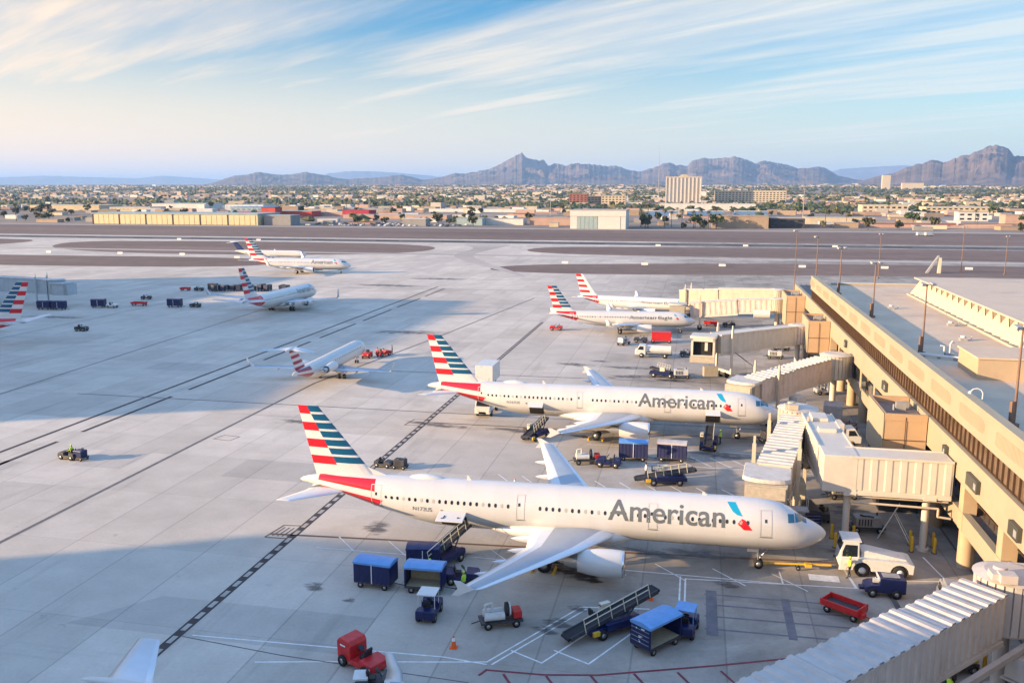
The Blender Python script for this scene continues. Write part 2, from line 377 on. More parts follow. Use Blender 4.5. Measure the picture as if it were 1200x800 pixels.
def flat(name, polys, m, z):
    mb = MB()
    for k, p in enumerate(polys): mb.add([(a,b,z+.0006*k) for a,b in p], [tuple(range(len(p)))])
    # face up
    o = mb.build(name, m)
    bm = bmesh.new(); bm.from_mesh(o.data)
    for f in bm.faces:
        f.normal_update()
        if f.normal.z < 0: f.normal_flip()
    bm.to_mesh(o.data); bm.free()
    return struct(o)
R1 = smooth_poly([(-74,318),(-78,328),(-74,340),(-55,352),(10,368),(80,378),(500,382),(500,330),(100,328),(50,325),(-20,314),(-50,312)])
R2 = smooth_poly([(-84,430),(-80,448),(-60,462),(40,472),(500,478),(500,402),(100,402),(20,402),(-50,404),(-76,414)])
L2 = smooth_poly([(-350,430),(-345,452),(-300,462),(-258,466),(-176,466),(-140,452),(-128,428),(-133,400),(-160,382),(-206,371),(-270,371),(-325,392)])
L1 = smooth_poly([(-690,300),(-690,352),(-305,348),(-211,357),(-176,346),(-166,330),(-178,312),(-230,304),(-290,301)])
L3 = smooth_poly([(-690,385),(-690,466),(-400,466),(-372,440),(-380,400),(-420,380)])
flat('infield_dirt', [R1,R2,L2,L1,L3, [(-698,512),(-698,642),(518,642),(518,512)]], 'dirt', .008)
flat('runway', [[(-698,478),(-698,501),(518,501),(518,478)]], 'asphalt', .016)
mk = MB()
strip(mk, [(-698,480.2),(518,480.2)], 1.1, .022); strip(mk, [(-698,498.8),(518,498.8)], 1.3, .022)
for k in range(30): strip(mk, [(-690+k*40,489.5),(-665+k*40,489.5)], .8, .024)
M['runwaypaint'] = mat('worn_white_paint', (.6,.57,.53), .8, var=.15, vscale=.05)
struct(mk.build('runway_marking', 'runwaypaint'))
# darker worn lanes on the taxiways
M['wear'] = ground_mat('rubber_worn_concrete', (.43,.37,.32), 'asphalt')
flat('worn_taxi_lane', [smooth_poly([(-698,391),(-698,396),(-100,396.5),(518,395),(518,390),(-100,388)],1),
                    smooth_poly([(-130,470),(-110,440),(-112,400),(-104,372),(-60,300),(-57,300),(-96,374),(-103,402),(-100,440),(-96,470)],2)], 'wear', .011)
flat('service_road', [[(-698,648),(-698,668),(518,668),(518,648)]], 'taxi', -.10)

# ---------------------------------------------------------------- painted markings on the apron
M['trench'] = mat('dark_trench_grate', (.05,.04,.038), .8, var=.3, vscale=1.)
M['paint'] = mat('white_line_paint', (.74,.72,.68), .7, var=.2, vscale=2.)
M['redpaint'] = mat('maroon_line_paint', (.20,.03,.04), .7, var=.25, vscale=2.)
M['brown'] = mat('brown_stained_line', (.15,.09,.055), .8, var=.3, vscale=1.2)
M['seal'] = mat('joint_sealant', (.13,.115,.11), .8, var=.3, vscale=1.)
def dec(name, fn, m, z=.006):
    mb = MB(); fn(mb, z); return struct(mb.build(name, m))
def f(mb, z):
    for x in (-34.1,): strip(mb, [(x,20),(x,196)], .75, z)
dec('trench_drain', f, 'trench')
def f(mb, z):
    y = 21
    while y < 195:
        mb.box(-34.1-.19,-34.1+.19,y,y+.95,z+.001,z+.012); y += 1.75
M['grate'] = mat('drain_cover_concrete', (.42,.37,.32), .8, var=.2, vscale=.8)
dec('trench_grate', f, 'grate')
def f(mb, z):
    strip(mb, [(-78.7,60),(-78.7,262)], .55, z)
    for a in range(8): strip(mb, [(-75.2,70+a*24),(-75.2,70+a*24+19)], .6, z)
dec('slot_drain', f, 'trench')
def f(mb, z):
    strip(mb, [(-58.4,40),(-58.3,126),(-52,170),(-44,240)], .42, z); strip(mb, [(-100,90),(-107,200)], .35, z)
    strip(mb, [(-139,120),(-139,230)], .3, z)
    strip(mb, [(22.5,40),(22.5,110)], .2, z); strip(mb, [(14.8,78),(15.6,60)], .45, z)
    strip(mb, [(-33.6,50),(-25.8,49.1),(-13,48.5)], .10, z)
    strip(mb, [(-90,112),(20,112.5)], .28, z+.002); strip(mb, [(-60,137),(10,139)], .35, z+.002); strip(mb,[(-170,250),(18,262)],.5,z)
dec('joint_seal', f, 'seal')
def f(mb, z):
    W = .13
    strip(mb, [(-27.1,48),(-21.7,49.2),(-15.7,50.4),(-12.4,51.1),(-7.4,59.9),(-2.5,60.6)], W, z)
    strip(mb, [(-12.0,50.9),(-7.0,59.6)], W, z); strip(mb,[(-33,50.3),(-15.3,51.1),(-12.4,50.8)],W,z+.004)
    strip(mb, [(-11.1,52.8),(-8.9,51.7),(-5.9,57.1)], W, z+.003); strip(mb, [(-8.3,53.4),(-5.9,52.2),(-2.6,58.4)], W, z+.003)
    strip(mb, [(-.35,61.8),(-.35,66.6)], W, z); strip(mb, [(.05,61.8),(.05,66.3),(13.0,67.3),(12.4,72.5)], W, z)
    strip(mb, [(-20,66.8),(-4.6,66.9),(7.5,66.95),(7.4,69.2)], W, z+.003)
    strip(mb, [(12.4,72),(12.9,67.4)], W, z+.006); strip(mb, [(19.4,74.5),(20.1,70),(15.6,69.1)], W, z)
    for k in range(9): strip(mb, [(-30.0+k*4.6,68.6),(-27.6+k*4.6,66.0)], .11, z+.008)
    strip(mb, [(-31,66.0),(-18,66.3)], .11, z+.010)
    for k in range(12): strip(mb, [(-20+k*2.6,88.2),(-17.8+k*2.6,85.2)], .11, z)     # hatching of the next stand
    for k in range(12): strip(mb, [(-2+k*2.2,98.8),(.2+k*2.2,95.6)], .11, z)
    strip(mb, [(-22,85.0),(12,84.6)], .11, z+.004); strip(mb, [(-12,101.4),(14,101.4)], .11, z)
    strip(mb, [(-5.0,95.2),(14.,95.2)], .11, z+.002)
    strip(mb, [(-25,228),(-18,222)], .5, z); strip(mb,[(-2,93),(-2,90)],.11,z+.006)
dec('stand_marking', f, 'paint')
dec('stand_code_panel', lambda mb, z: mb.box(9.6,11.9,68.1,69.2,z+.004,z+.010), 'paint')
def f(mb, z):
    P = [(-12.5,49.5),(-12.2,50.15),(-8.5,50.35),(-5.2,51.0),(2.2,53.7),(8.9,56.4),(13,58.6),(17.5,61.0)]
    strip(mb, P, .2, z)
    for k in range(10):
        x = -11+k*2.7; y = 50.2+max(0,x+8)*.27+.12*max(0,-x-8)*-1
        strip(mb, [(x,y),(x+1.4,y-2.2)], .18, z+.006)
    strip(mb, [(-10,47.4),(-2,48.4),(5,51.6),(14,55.9)], .2, z+.012)
dec('red_clearance_marking', f, 'redpaint')
def f(mb, z):
    strip(mb, [(-36.2,68.0),(-20,69.3),(-5,70.4),(12.4,71.9)], .34, z)
    strip(mb, [(-35.3,107.0),(-20,107.3),(12,107.8)], .34, z+.001)
    strip(mb, [(-36.4,67.3),(-36.0,70.1),(-34.2,70.3)], .18, z+.006); strip(mb, [(-36.3,67.2),(-34.4,67.3)], .18, z+.008)
    strip(mb, [(-36.4,105.2),(-36.0,108.1),(-34.2,108.3),(-34.1,105.4),(-36.4,105.2)], .16, z+.006)
    strip(mb, [(-57.3,94.3),(-56.8,96.0),(-54.6,95.8),(-54.9,93.9),(-57.3,94.3)], .13, z+.006)
    for a in range(4): strip(mb, [(-35.9+.45*a,67.7),(-35.7+.45*a,69.6)], .13, z+.01)
dec('lead_in_line', f, 'brown')
M['wet'] = mat('sooty_joint', (.16,.15,.16), .8, var=.25, vscale=.7)
def f(mb, z):
    for y in (63.9,62.2,60.4,58.5): strip(mb, [(1.6,y),(11.5,y+.25)], .22, z)
    strip(mb, [(2.0,64.2),(2.0,58.0)], .8, z+.004); strip(mb, [(7.4,64.0),(7.4,58.4)], .6, z+.005)
dec('repaired_joint', f, 'wet')

# slabs recast at another time, a little darker or paler than their neighbours
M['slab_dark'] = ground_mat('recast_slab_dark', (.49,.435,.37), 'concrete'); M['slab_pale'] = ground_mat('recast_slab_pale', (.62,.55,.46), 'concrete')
rp = random.Random(3)
def slab(k): 
    out = []
    for _ in range(k):
        i = rp.randrange(-16,3); j = rp.randrange(3,16); x = 2.85+6.1*i+3.05; y = 2.2+12.2*j+6.1; n_ = rp.choice((1,1,2,3)); h_ = rp.choice((1,1,.5))
        out.append([(x,y),(x+6.1*n_,y),(x+6.1*n_,y+12.2*h_),(x,y+12.2*h_)])
    return out
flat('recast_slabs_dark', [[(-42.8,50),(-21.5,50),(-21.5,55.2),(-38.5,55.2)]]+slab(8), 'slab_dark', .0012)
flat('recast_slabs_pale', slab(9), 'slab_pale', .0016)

# stains: thin irregular films with soft edges
def stain_mat(name, col, a):
    m = bpy.data.materials.new(name); m.use_nodes = True; t = m.node_tree; b = t.nodes['Principled BSDF']
    b.inputs['Base Color'].default_value = (*col,1); b.inputs['Roughness'].default_value = .55
    tc = t.nodes.new('ShaderNodeTexCoord'); n = t.nodes.new('ShaderNodeTexNoise'); n.inputs['Scale'].default_value = 1.3; n.inputs['Detail'].default_value = 9; n.inputs['Roughness'].default_value = .7; n.inputs['Distortion'].default_value = .6
    mp = t.nodes.new('ShaderNodeMapping'); mp.inputs['Scale'].default_value = (.35,1.,1); t.links.new(tc.outputs['Object'], mp.inputs['Vector']); t.links.new(mp.outputs[0], n.inputs['Vector'])
    g = t.nodes.new('ShaderNodeTexGradient'); g.gradient_type = 'SPHERICAL'
    mp2 = t.nodes.new('ShaderNodeMapping'); mp2.inputs['Location'].default_value = (-1,-1,0); mp2.inputs['Scale'].default_value = (2,2,0)
    t.links.new(tc.outputs['UV'], mp2.inputs['Vector']); t.links.new(mp2.outputs[0], g.inputs['Vector'])
    nn = t.nodes.new('ShaderNodeMath'); nn.operation = 'MULTIPLY_ADD'; t.links.new(n.outputs['Fac'], nn.inputs[0]); nn.inputs[1].default_value = 2.6; nn.inputs[2].default_value = -.85
    s = t.nodes.new('ShaderNodeMath'); s.operation = 'MULTIPLY'; t.links.new(nn.outputs[0], s.inputs[0]); t.links.new(g.outputs['Fac'], s.inputs[1])
    r = t.nodes.new('ShaderNodeMapRange'); r.inputs['From Min'].default_value = .16; r.inputs['From Max'].default_value = .36; r.inputs['To Max'].default_value = a; t.links.new(s.outputs[0], r.inputs['Value'])
    t.links.new(r.outputs[0], b.inputs['Alpha']); return m
M['oil'] = stain_mat('oil_stain', (.02,.012,.008), .92); M['soot'] = stain_mat('soot_stain', (.09,.08,.08), .6)
def stain(x, y, dx, dy, m, rz=0, z=.02):
    me = bpy.data.meshes.new('stain'); c, s = math.cos(rz), math.sin(rz)
    q = [(-dx,-dy),(dx,-dy),(dx,dy),(-dx,dy)]
    me.from_pydata([(a*c-b*s, a*s+b*c, 0) for a,b in q], [], [(0,1,2,3)])
    u = me.uv_layers.new(name='UVMap')
    for i, uv in enumerate(((0,0),(1,0),(1,1),(0,1))): u.data[i].uv = uv
    me.materials.append(M[m]); o = bpy.data.objects.new('oil_stain' if m == 'oil' else 'soot_stain', me); COL.objects.link(o); o.location = (x,y,z); struct(o)
for k, a in enumerate([(-8.2,65.6,3.2,1.3,'oil'),(-11,67.6,3.6,1.2,'oil'),(-7.2,64.6,2.0,.9,'oil'),(-9,66.4,5,3,'soot'),(-8.6,57.2,1.9,1.3,'soot'),(-7.6,59.6,1.2,.8,'soot'),(-9.4,56.0,1.7,.9,'soot'),
         (-27.5,71.2,2.0,2.6,'soot'),(-19.6,67.6,5,1.4,'soot'),(1.5,71.4,5,1.6,'soot'),(3.2,66.0,1.6,1.1,'soot'),(-2,70.6,5,1.0,'soot'),(-20,105.4,8,2.2,'soot'),(-9,103.2,5,2,'soot'),(-13,104.6,2.5,1,'oil'),
         (-20,149,5,2.4,'soot'),(-11,148,7,2.0,'soot'),(-10,141,9,2.2,'soot'),(-3,139.5,5,1.3,'oil'),(-16,153,3,1.3,'soot'),(2,120,6,2.5,'soot'),(-28,59,1.4,1.2,'soot'),(-24.5,57.4,1,.6,'soot'),
         (4,100,6,2.4,'soot'),(15,84,3,4,'soot'),(14,74,4,3,'soot'),(13,100,4,6,'soot'),(-50,104,6,2,'soot'),(-32,106,7,1.8,'soot'),(-150,180,14,3,'soot'),(-60,176,12,4,'soot'),(-95,262,20,5,'soot'),(-85,285,16,5,'soot')]):
    stain(*a, rz=random.uniform(-.3,.3), z=.024+.0012*k)
# ---------------------------------------------------------------- aircraft
def interp(tab, x):
    if x <= tab[0][0]: return tab[0][1]
    for (a,b),(c,d) in zip(tab, tab[1:]):
        if x <= c:
            t = (x-a)/(c-a); return b+(d-b)*t
    return tab[-1][1]
NT = [(0,3.3),(.06,3.5),(.2,3.68),(.5,3.92),(1.0,4.2),(1.5,4.42),(1.9,4.62),(2.4,4.98),(2.9,5.28),(3.5,5.53),(4.2,5.70),(5.2,5.82),(6.5,5.87)]
NB = [(0,3.3),(.06,3.1),(.2,2.9),(.5,2.66),(1.0,2.38),(1.6,2.14),(2.3,1.97),(3,1.86),(4,1.77),(5.5,1.73)]
NW = [(0,0),(.06,.22),(.2,.43),(.5,.72),(1.0,1.04),(1.6,1.33),(2.3,1.58),(3,1.74),(4,1.87),(5.5,1.96),(6.5,1.975)]
TT = [(-12,5.87),(-8.5,5.86),(-6.5,5.85),(-4,5.78),(-2,5.6),(-.8,5.4),(-.25,5.22),(0,5.02)]
TB = [(-14.5,1.73),(-12.5,1.85),(-10.5,2.2),(-8.5,2.72),(-6.5,3.3),(-4,4.02),(-2,4.52),(-.8,4.72),(-.25,4.82),(0,5.0)]
TW = [(-14.5,1.975),(-12,1.93),(-9,1.70),(-6.5,1.33),(-4,.88),(-2,.52),(-.8,.32),(-.25,.2),(0,.04)]
class Plane:
    def __init__(s, name, label, nose, heading, L=44.5, D=3.95, s0=22., fin=None, livery='std', group=None, zs=1.0):
        s.L, s.D, s.s0 = L, D, s0; s.k = D/3.95; s.name = name; s.zb = 1.73*s.k*zs
        h = R(heading); s.h = h
        loc = (nose[0]-s0*math.cos(h), nose[1]-s0*math.sin(h), 0)
        s.root = thing(name, loc, h, label, 'airplane', group)
    def zr(s, z): return s.zb + (z-1.73)*s.k      # A321 height -> this one's
    def sec(s, t):
        k = s.k
        if t < 6.5*k: return s.zr(interp(NT,t/k)), s.zr(interp(NB,t/k)), interp(NW,t/k)*k
        q = (t-s.L)/k
        return s.zr(interp(TT,q)), s.zr(interp(TB,q)), interp(TW,q)*k
    def surf(s, t, a, off=0):   # a: angle from the horizontal on the right-hand side, up positive
        top, bot, w = s.sec(t); zc = (top+bot)/2; hz = (top-bot)/2
        return (s.s0-t, -(w+off)*math.cos(a), zc+(hz+off)*math.sin(a))
    def ang(s, t, z):
        top, bot, w = s.sec(t); zc = (top+bot)/2; hz = (top-bot)/2
        return math.asin(max(-.999, min(.999, (z-zc)/hz)))
    def P(s, t, y, z): return (s.s0-t, -y, z)       # y>0: right wing side
    def fuselage(s, m):
        k = s.k; st = [x*k for x in (0,.06,.13,.2,.35,.5,.75,1,1.25,1.5,1.7,1.9,2.15,2.4,2.65,2.9,3.2,3.5,3.85,4.2,4.7,5.2,5.8,6.5)]
        x = 6.5*k; e = s.L-14.5*k; n = max(2,int((e-x)/1.2))
        st += [x+(e-x)*(i+1)/n for i in range(n)]
        st += [s.L+q*k for q in (-13.5,-12.5,-11.5,-10.5,-9.5,-8.5,-7.5,-6.5,-5.7,-4.8,-4,-3.2,-2.6,-2,-1.4,-.8,-.5,-.25,-.1,0)]
        Nn = 40; mb = MB(); vs = []
        for t in st:
            t2 = max(t,.004)
            for i in range(Nn): vs.append(s.surf(t2, 2*PI*i/Nn))
        fs = [(j*Nn+i, (j+1)*Nn+i, (j+1)*Nn+(i+1)%Nn, j*Nn+(i+1)%Nn) for j in range(len(st)-1) for i in range(Nn)]
        mb.add(vs, fs, 0, True); mb.add(vs[-Nn:], [tuple(range(Nn))], 0); mb.add(vs[:Nn], [tuple(range(Nn))[::-1]], 0)
        return mb.build('fuselage', m, s.root)
    def patch(s, name, pts, m, off=.012, parent=None, n=8, fill=True):
        # pts: outline (t, z) laid on the right-hand surface; convex
        mb = MB(); c = (sum(p[0] for p in pts)/len(pts), sum(p[1] for p in pts)/len(pts))
        bm = bmesh.new(); vv = [bm.verts.new((p[0],p[1],0)) for p in pts]; bm.faces.new(vv)
        z0 = min(p[1] for p in pts); z1 = max(p[1] for p in pts); N_ = max(2,int((z1-z0)/.14))
        for i in range(1,N_): bmesh.ops.bisect_plane(bm, geom=bm.verts[:]+bm.edges[:]+bm.faces[:], plane_co=(0,z0+(z1-z0)*i/N_,0), plane_no=(0,1,0))
        t0 = min(p[0] for p in pts); t1 = max(p[0] for p in pts); N2 = max(1,int((t1-t0)/.8))
        for i in range(1,N2): bmesh.ops.bisect_plane(bm, geom=bm.verts[:]+bm.edges[:]+bm.faces[:], plane_co=(t0+(t1-t0)*i/N2,0,0), plane_no=(1,0,0))
        bm.verts.index_update()
        vs = [s.surf(v.co.x, s.ang(v.co.x, v.co.y), off) for v in bm.verts]
        fs = [tuple(v.index for v in f.verts) for f in bm.faces]; bm.free()
        mb.add(vs, fs, 0, True)
        return mb.build(name, m, parent or s.root)
    def outline(s, name, t0, t1, z0, z1, m, w=.05, parent=None):
        mb = MB()
        for (a0,a1,b0,b1) in ((t0,t0+w,z0,z1),(t1-w,t1,z0,z1),(t0+w,t1-w,z0,z0+w),(t0+w,t1-w,z1-w,z1)):
            n = max(2,int((b1-b0)/.15)); vs = []
            for i in range(n+1):
                z = b0+(b1-b0)*i/n
                for t in (a0,a1): vs.append(s.surf(t, s.ang(t,z), .014))
            mb.add(vs, [(2*i,2*i+1,2*i+3,2*i+2) for i in range(n)], 0, True)
        return mb.build(name, m, parent or s.root)
    def text(s, txt, t_aft, t_fwd, z0, h, m, name='airline_name', bold=.02, thick=1.0):
        cu = bpy.data.curves.new('t','FONT'); cu.body = txt; cu.size = 1; cu.offset = bold; cu.resolution_u = 4
        o = bpy.data.objects.new('t', cu); COL.objects.link(o); bpy.context.view_layer.update()
        me = bpy.data.meshes.new_from_object(o.evaluated_get(bpy.context.evaluated_depsgraph_get()))
        bpy.data.objects.remove(o); 
        bm = bmesh.new(); bm.from_mesh(me); bmesh.ops.triangulate(bm, faces=bm.faces[:])
        xs = [v.co.x for v in bm.verts]; x0, x1 = min(xs), max(xs); cap = .73
        for i in range(1,12): bmesh.ops.bisect_plane(bm, geom=bm.verts[:]+bm.edges[:]+bm.faces[:], plane_co=(0,-.2+i*.1,0), plane_no=(0,1,0))
        top, bot, w = s.sec((t_aft+t_fwd)/2); Rr = ((top-bot)/2+w)/2
        for v in bm.verts:
            t = t_aft + (t_fwd-t_aft)*(v.co.x-x0)/(x1-x0)
            a = s.ang(t, z0) + (v.co.y/cap)*h/Rr
            v.co = s.surf(t, a, .016)
        for f in bm.faces: f.smooth = True
        bm.to_mesh(me); bm.free(); me.materials.clear(); me.materials.append(M[m]); me.polygons.foreach_set('material_index', [0]*len(me.polygons))
        ob = bpy.data.objects.new(name, me); COL.objects.link(ob); ob.parent = s.root; return ob
    def foil(s, mb, st, sgn, mats=(0,1,2), vert=False):
        # st: (y, sLE, chord, z, thickness ratio)
        fr = [0,.012,.04,.09,.15,.16,.3,.45,.60,.70,.71,.85,1.0]
        def th(x, t): return 5*t*(.2969*math.sqrt(x)-.126*x-.3516*x*x+.2843*x**3-.1036*x**4)
        rows = []
        for (y, le, c, z, t) in st:
            up = [(y, le+c*x, z+c*th(x,t)+c*.02*math.sin(PI*x)) for x in fr]
            lo = [(y, le+c*x, z-c*th(x,t)+c*.02*math.sin(PI*x)) for x in fr]
            rows.append(up + lo[::-1][1:-1])
        n = len(rows[0]); vs = [s.P(le, sgn*y, z) for r in rows for (y,le,z) in r]
        nf = len(fr)
        def mi(i):
            j = i if i < nf-1 else (2*(nf-1)-1-i)
            x = (fr[j]+fr[min(j+1,nf-1)])/2
            return mats[0] if x < .155 else (mats[2] if x > .705 else mats[1])
        for a in range(len(rows)-1):
            for i in range(n):
                q = (a*n+i, a*n+(i+1)%n, (a+1)*n+(i+1)%n, (a+1)*n+i)
                mb.add([vs[j] for j in q], [(0,1,2,3) if sgn > 0 else (3,2,1,0)], mi(i), True)
        e = [vs[(len(rows)-1)*n+i] for i in range(n)]
        mb.add(e, [tuple(range(n))], mats[0])
    def wing(s, st, fence=None, fair=(), mats=('slat','wing','flap')):
        out = []
        for sgn in (1,-1):
            mb = MB(); s.foil(mb, st, sgn); wo = mb.build('wing', list(mats), s.root, weld=True); out.append(wo)
            for (y, ln) in fair:
                # fairing under the trailing edge
                for (a,b) in zip(st, st[1:]):
                    if a[0] <= y <= b[0]:
                        q = (y-a[0])/(b[0]-a[0]); te = (a[1]+a[2])*(1-q)+(b[1]+b[2])*q; z = a[3]*(1-q)+b[3]*q
                f = MB(); r = ln*.075
                prof = [(0,.01),(.12,.55),(.3,.9),(.5,1),(.7,.8),(.88,.45),(1,.02)]
                vs = []; n = 10
                for u, v in prof:
                    for i in range(n):
                        an = 2*PI*i/n; vs.append(s.P(te-ln*.62+ln*u, sgn*(y+v*r*math.cos(an)*.8), z-.12-r*.6+v*r*1.3*math.sin(an)+.0*u))
                f.add(vs, [(j*n+i,(j+1)*n+i,(j+1)*n+(i+1)%n,j*n+(i+1)%n) for j in range(len(prof)-1) for i in range(n)], 0, True)
                f.build('flap_fairing', 'slat', wo)
            if fence:
                y, le, c, z, t = st[-1]; f = MB()
                if fence == 'fence':
                    prof = [(le+.25,z+.02),(le+1.15,z+.5),(le+1.6,z+.52),(le+c+.15,z),(le+1.75,z-.5),(le+1.3,z-.52)]
                    yy = sgn*(y+.03); vs = [s.P(a, yy-.03, b) for a,b in prof]+[s.P(a, yy+.03, b) for a,b in prof]; n = len(prof)
                    f.add(vs, [tuple(range(n)), tuple(range(2*n-1,n-1,-1))]+[(i,i+n,(i+1)%n+n,(i+1)%n) for i in range(n)], 0)
                    f.build('wing_fence', 'white', wo)
                else:
                    hgt, sw, cant = fence
                    rows = [(0,le,c,0),(.25,le+.12*sw,c*.9,.06*hgt),(.55,le+.3*sw,c*.75,.3*hgt),(.55+cant,le+sw,c*.42,hgt)]
                    vs = []
                    for (dy_, l, cc, dz) in rows:
                        for (x, th_) in ((0,0),(.3,.05),(1,0),(.3,-.05)):
                            vs.append(s.P(l+cc*x, sgn*(y+dy_+th_), z+dz))
                    fs = [(j*4+i,j*4+(i+1)%4,(j+1)*4+(i+1)%4,(j+1)*4+i) for j in range(3) for i in range(4)]+[(12,13,14,15)]
                    f.add(vs, fs, 0, True); f.build('winglet', 'white', wo)
        return out
    def stab(s, st, name='horizontal_stabilizer', mats=('slat','flap','white')):
        for sgn in (1,-1):
            mb = MB(); s.foil(mb, st, sgn); mb.build(name, list(mats), s.root, weld=True)
    def fin(s, top, base, rows=7, split=.46, style='std', ztop_extra=.0, low=None):
        # top/base: (sLE, sTE, z); base is where the stripes end; low: root of the fin (sLE, sTE, z)
        mb = MB(); H = top[2]-base[2]
        lv = []   # (z, left colour below this level (aft), right colour (fwd))
        p = H/rows
        for i in range(rows):
            zt = top[2]-i*p
            aft = 1 if i % 2 == 0 else 0
            if style == 'plain': lv.append((zt, aft and 3 or 0, aft and 3 or 0)); continue
            lv.append((zt, aft, 2)); lv.append((zt-p*.74, aft, 0))
        lv.append((base[2],0,0))
        zz = [l[0] for l in lv]
        if low: zz.append(low[2])
        def line(z):
            if low and z < base[2]:
                q = (base[2]-z)/(base[2]-low[2]); return base[0]+(low[0]-base[0])*q, base[1]+(low[1]-base[1])*q
            q = (top[2]-z)/H; return top[0]+(base[0]-top[0])*q, top[1]+(base[1]-top[1])*q
        fr = [0,.015,.05,.15,.3,1-split,.75,.88,1.0]
        for sgn in (1,-1):
            for j in range(len(zz)-1):
                for i in range(len(fr)-1):
                    vs = []
                    for z in (zz[j],zz[j+1]):
                        a, b = line(z); c = b-a
                        for x in (fr[i],fr[i+1]):
                            th = 5*.10*(.2969*math.sqrt(x)-.126*x-.3516*x*x+.2843*x**3-.1036*x**4)*c
                            vs.append(s.P(a+c*x, sgn*th, z))
                    aft = fr[i] >= 1-split-.001; col = lv[j][1] if aft else lv[j][2]
                    if style in ('dark',): col = 4
                    if style == 'le': col = (1 if (j//2)%2==0 else 0) if fr[i] >= .3 else 0
                    mb.add(vs, [(0,1,3,2) if sgn > 0 else (2,3,1,0)], col, True)
        a, b = top[0], top[1]; c = b-a
        cap = []
        for x in fr: cap.append(s.P(a+c*x, 5*.1*(.2969*math.sqrt(x)-.126*x-.3516*x*x+.2843*x**3-.1036*x**4)*c, top[2]))
        for x in fr[::-1][1:-1]: cap.append(s.P(a+c*x, -5*.1*(.2969*math.sqrt(x)-.126*x-.3516*x*x+.2843*x**3-.1036*x**4)*c, top[2]))
        mb.add(cap, [tuple(range(len(cap)))], 0)
        return mb.build('tail_fin', ['white','red','blue','maroon','darkblue'], s.root)
    def engine(s, t, y, z, r, ln, m='white', pyl=None, fans=True, hot=True):
        for sgn in (1,-1):
            mb = MB(); o = s.P(t, sgn*y, z)
            q = [(0,.90),(-.02,.95),(-.05,.985),(-.12,1.0),(-.3,1.02),(-.55,1.0),(-.8,.90),(-1,.76)]
            inner = [(-1,.72),(-.8,.8),(-.25,.84),(-.25,.84),(-.04,.84),(0,.90)]
            mb.lathe([(a*ln, b*r) for a,b in q], o, 'x', 28, 0, mf=lambda j: 1 if j < 2 else 0)
            mb.lathe([(a*ln, b*r) for a,b in inner], o, 'x', 28, 2, mf=lambda j: 1 if j > 3 else 2)
            e = mb.build('engine_nacelle', [m,'chrome','hole'], s.root, weld=True)
            f = MB(); f.lathe([(-.27*ln,.84*r),(-.26*ln,.01)], o, 'x', 24, 0); f.lathe([(-.26*ln,.28*r),(-.16*ln,.18*r),(-.1*ln,.02)], o, 'x', 16, 1); f.build('engine_fan', ['dark','metal'], e)
            if hot:
                f = MB(); f.lathe([(-.82*ln,.62*r),(-1.12*ln,.50*r),(-1.3*ln,.40*r)], o, 'x', 20, 0); f.lathe([(-1.05*ln,.36*r),(-1.3*ln,.3*r),(-1.55*ln,.02)], o, 'x', 16, 0); f.build('exhaust_cone', 'metal', e)
            if pyl:
                f = MB(); x0, x1, z1 = pyl   # pylon: from front x0 (station) to x1 at height z1
                h = .16; pts = [(x0, z+r*.98),(x0+.9, z1-.25),(x1, z1-.05),(x1, z1-.35),(t+ln*1.02, z+r*.55),(t+ln*.5,z+r*.9)]
                vs = [s.P(a, sgn*y-h*.8, b) for a,b in pts]+[s.P(a, sgn*y+h*.8, b) for a,b in pts]; n = len(pts)
                f.add(vs, [tuple(range(n)), tuple(range(2*n-1,n-1,-1))]+[(i,i+n,(i+1)%n+n,(i+1)%n) for i in range(n)], 0); f.build('engine_pylon', 'slat', e)
    def gear(s, t_n, t_m, y_m, r_n=.38, r_m=.58, z_m=2.4):
        def wheel(t, y, r, w, par):
            w_ = MB(); w_.lathe([(-w/2,r*.55),(-w/2,r*.9),(-w*.3,r),(w*.3,r),(w/2,r*.9),(w/2,r*.55)], s.P(t,y,r), 'y', 20, 0); o = w_.build('tyre', 'black', par)
            h = MB(); h.lathe([(-w*.42,.02),(-w*.42,r*.56),(w*.42,r*.56),(w*.42,.02)], s.P(t,y,r), 'y', 14, 0); h.build('hub', 'metal', par)
        g = MB(); z = s.sec(t_n)[1]
        g.cyl(s.P(t_n,0,r_n), s.P(t_n+.15,0,z+.35), .08, n=10); g.cyl(s.P(t_n,0,r_n*1.9), s.P(t_n-.9,0,z+.2), .045, n=8); g.cyl(s.P(t_n,-.26,r_n), s.P(t_n,.26,r_n), .05, n=8)
        g.cb(*s.P(t_n+.5,.4,z-.12), .9,.03,.3); g.cb(*s.P(t_n+.5,-.4,z-.12), .9,.03,.3)
        g.cb(*s.P(t_n-.02,0,1.15*r_n+.6), .16,.22,.16)
        G_ = g.build('nose_gear', 'metal', s.root)
        for y in (-.22,.22): wheel(t_n, y, r_n, .2, G_)
        for sgn in (1,-1):
            g = MB(); g.cyl(s.P(t_m,sgn*y_m,r_m), s.P(t_m,sgn*y_m,z_m), .13, n=10); g.cyl(s.P(t_m,sgn*y_m,r_m*1.7), s.P(t_m,sgn*(y_m-1.7),z_m-.1), .07, n=8)
            g.cyl(s.P(t_m,sgn*(y_m-.5),r_m), s.P(t_m,sgn*(y_m+.5),r_m), .07, n=8); g.cb(*s.P(t_m,sgn*(y_m+.42),1.75), .9,.04,1.0)
            g.cb(*s.P(t_m-.2,sgn*(y_m-.1),z_m-.35),1.1,.5,.5,rz=.2)
            G_ = g.build('main_gear', 'metal', s.root)
            for d in (-.42,.42): wheel(t_m, sgn*(y_m+d), r_m, .36, G_)
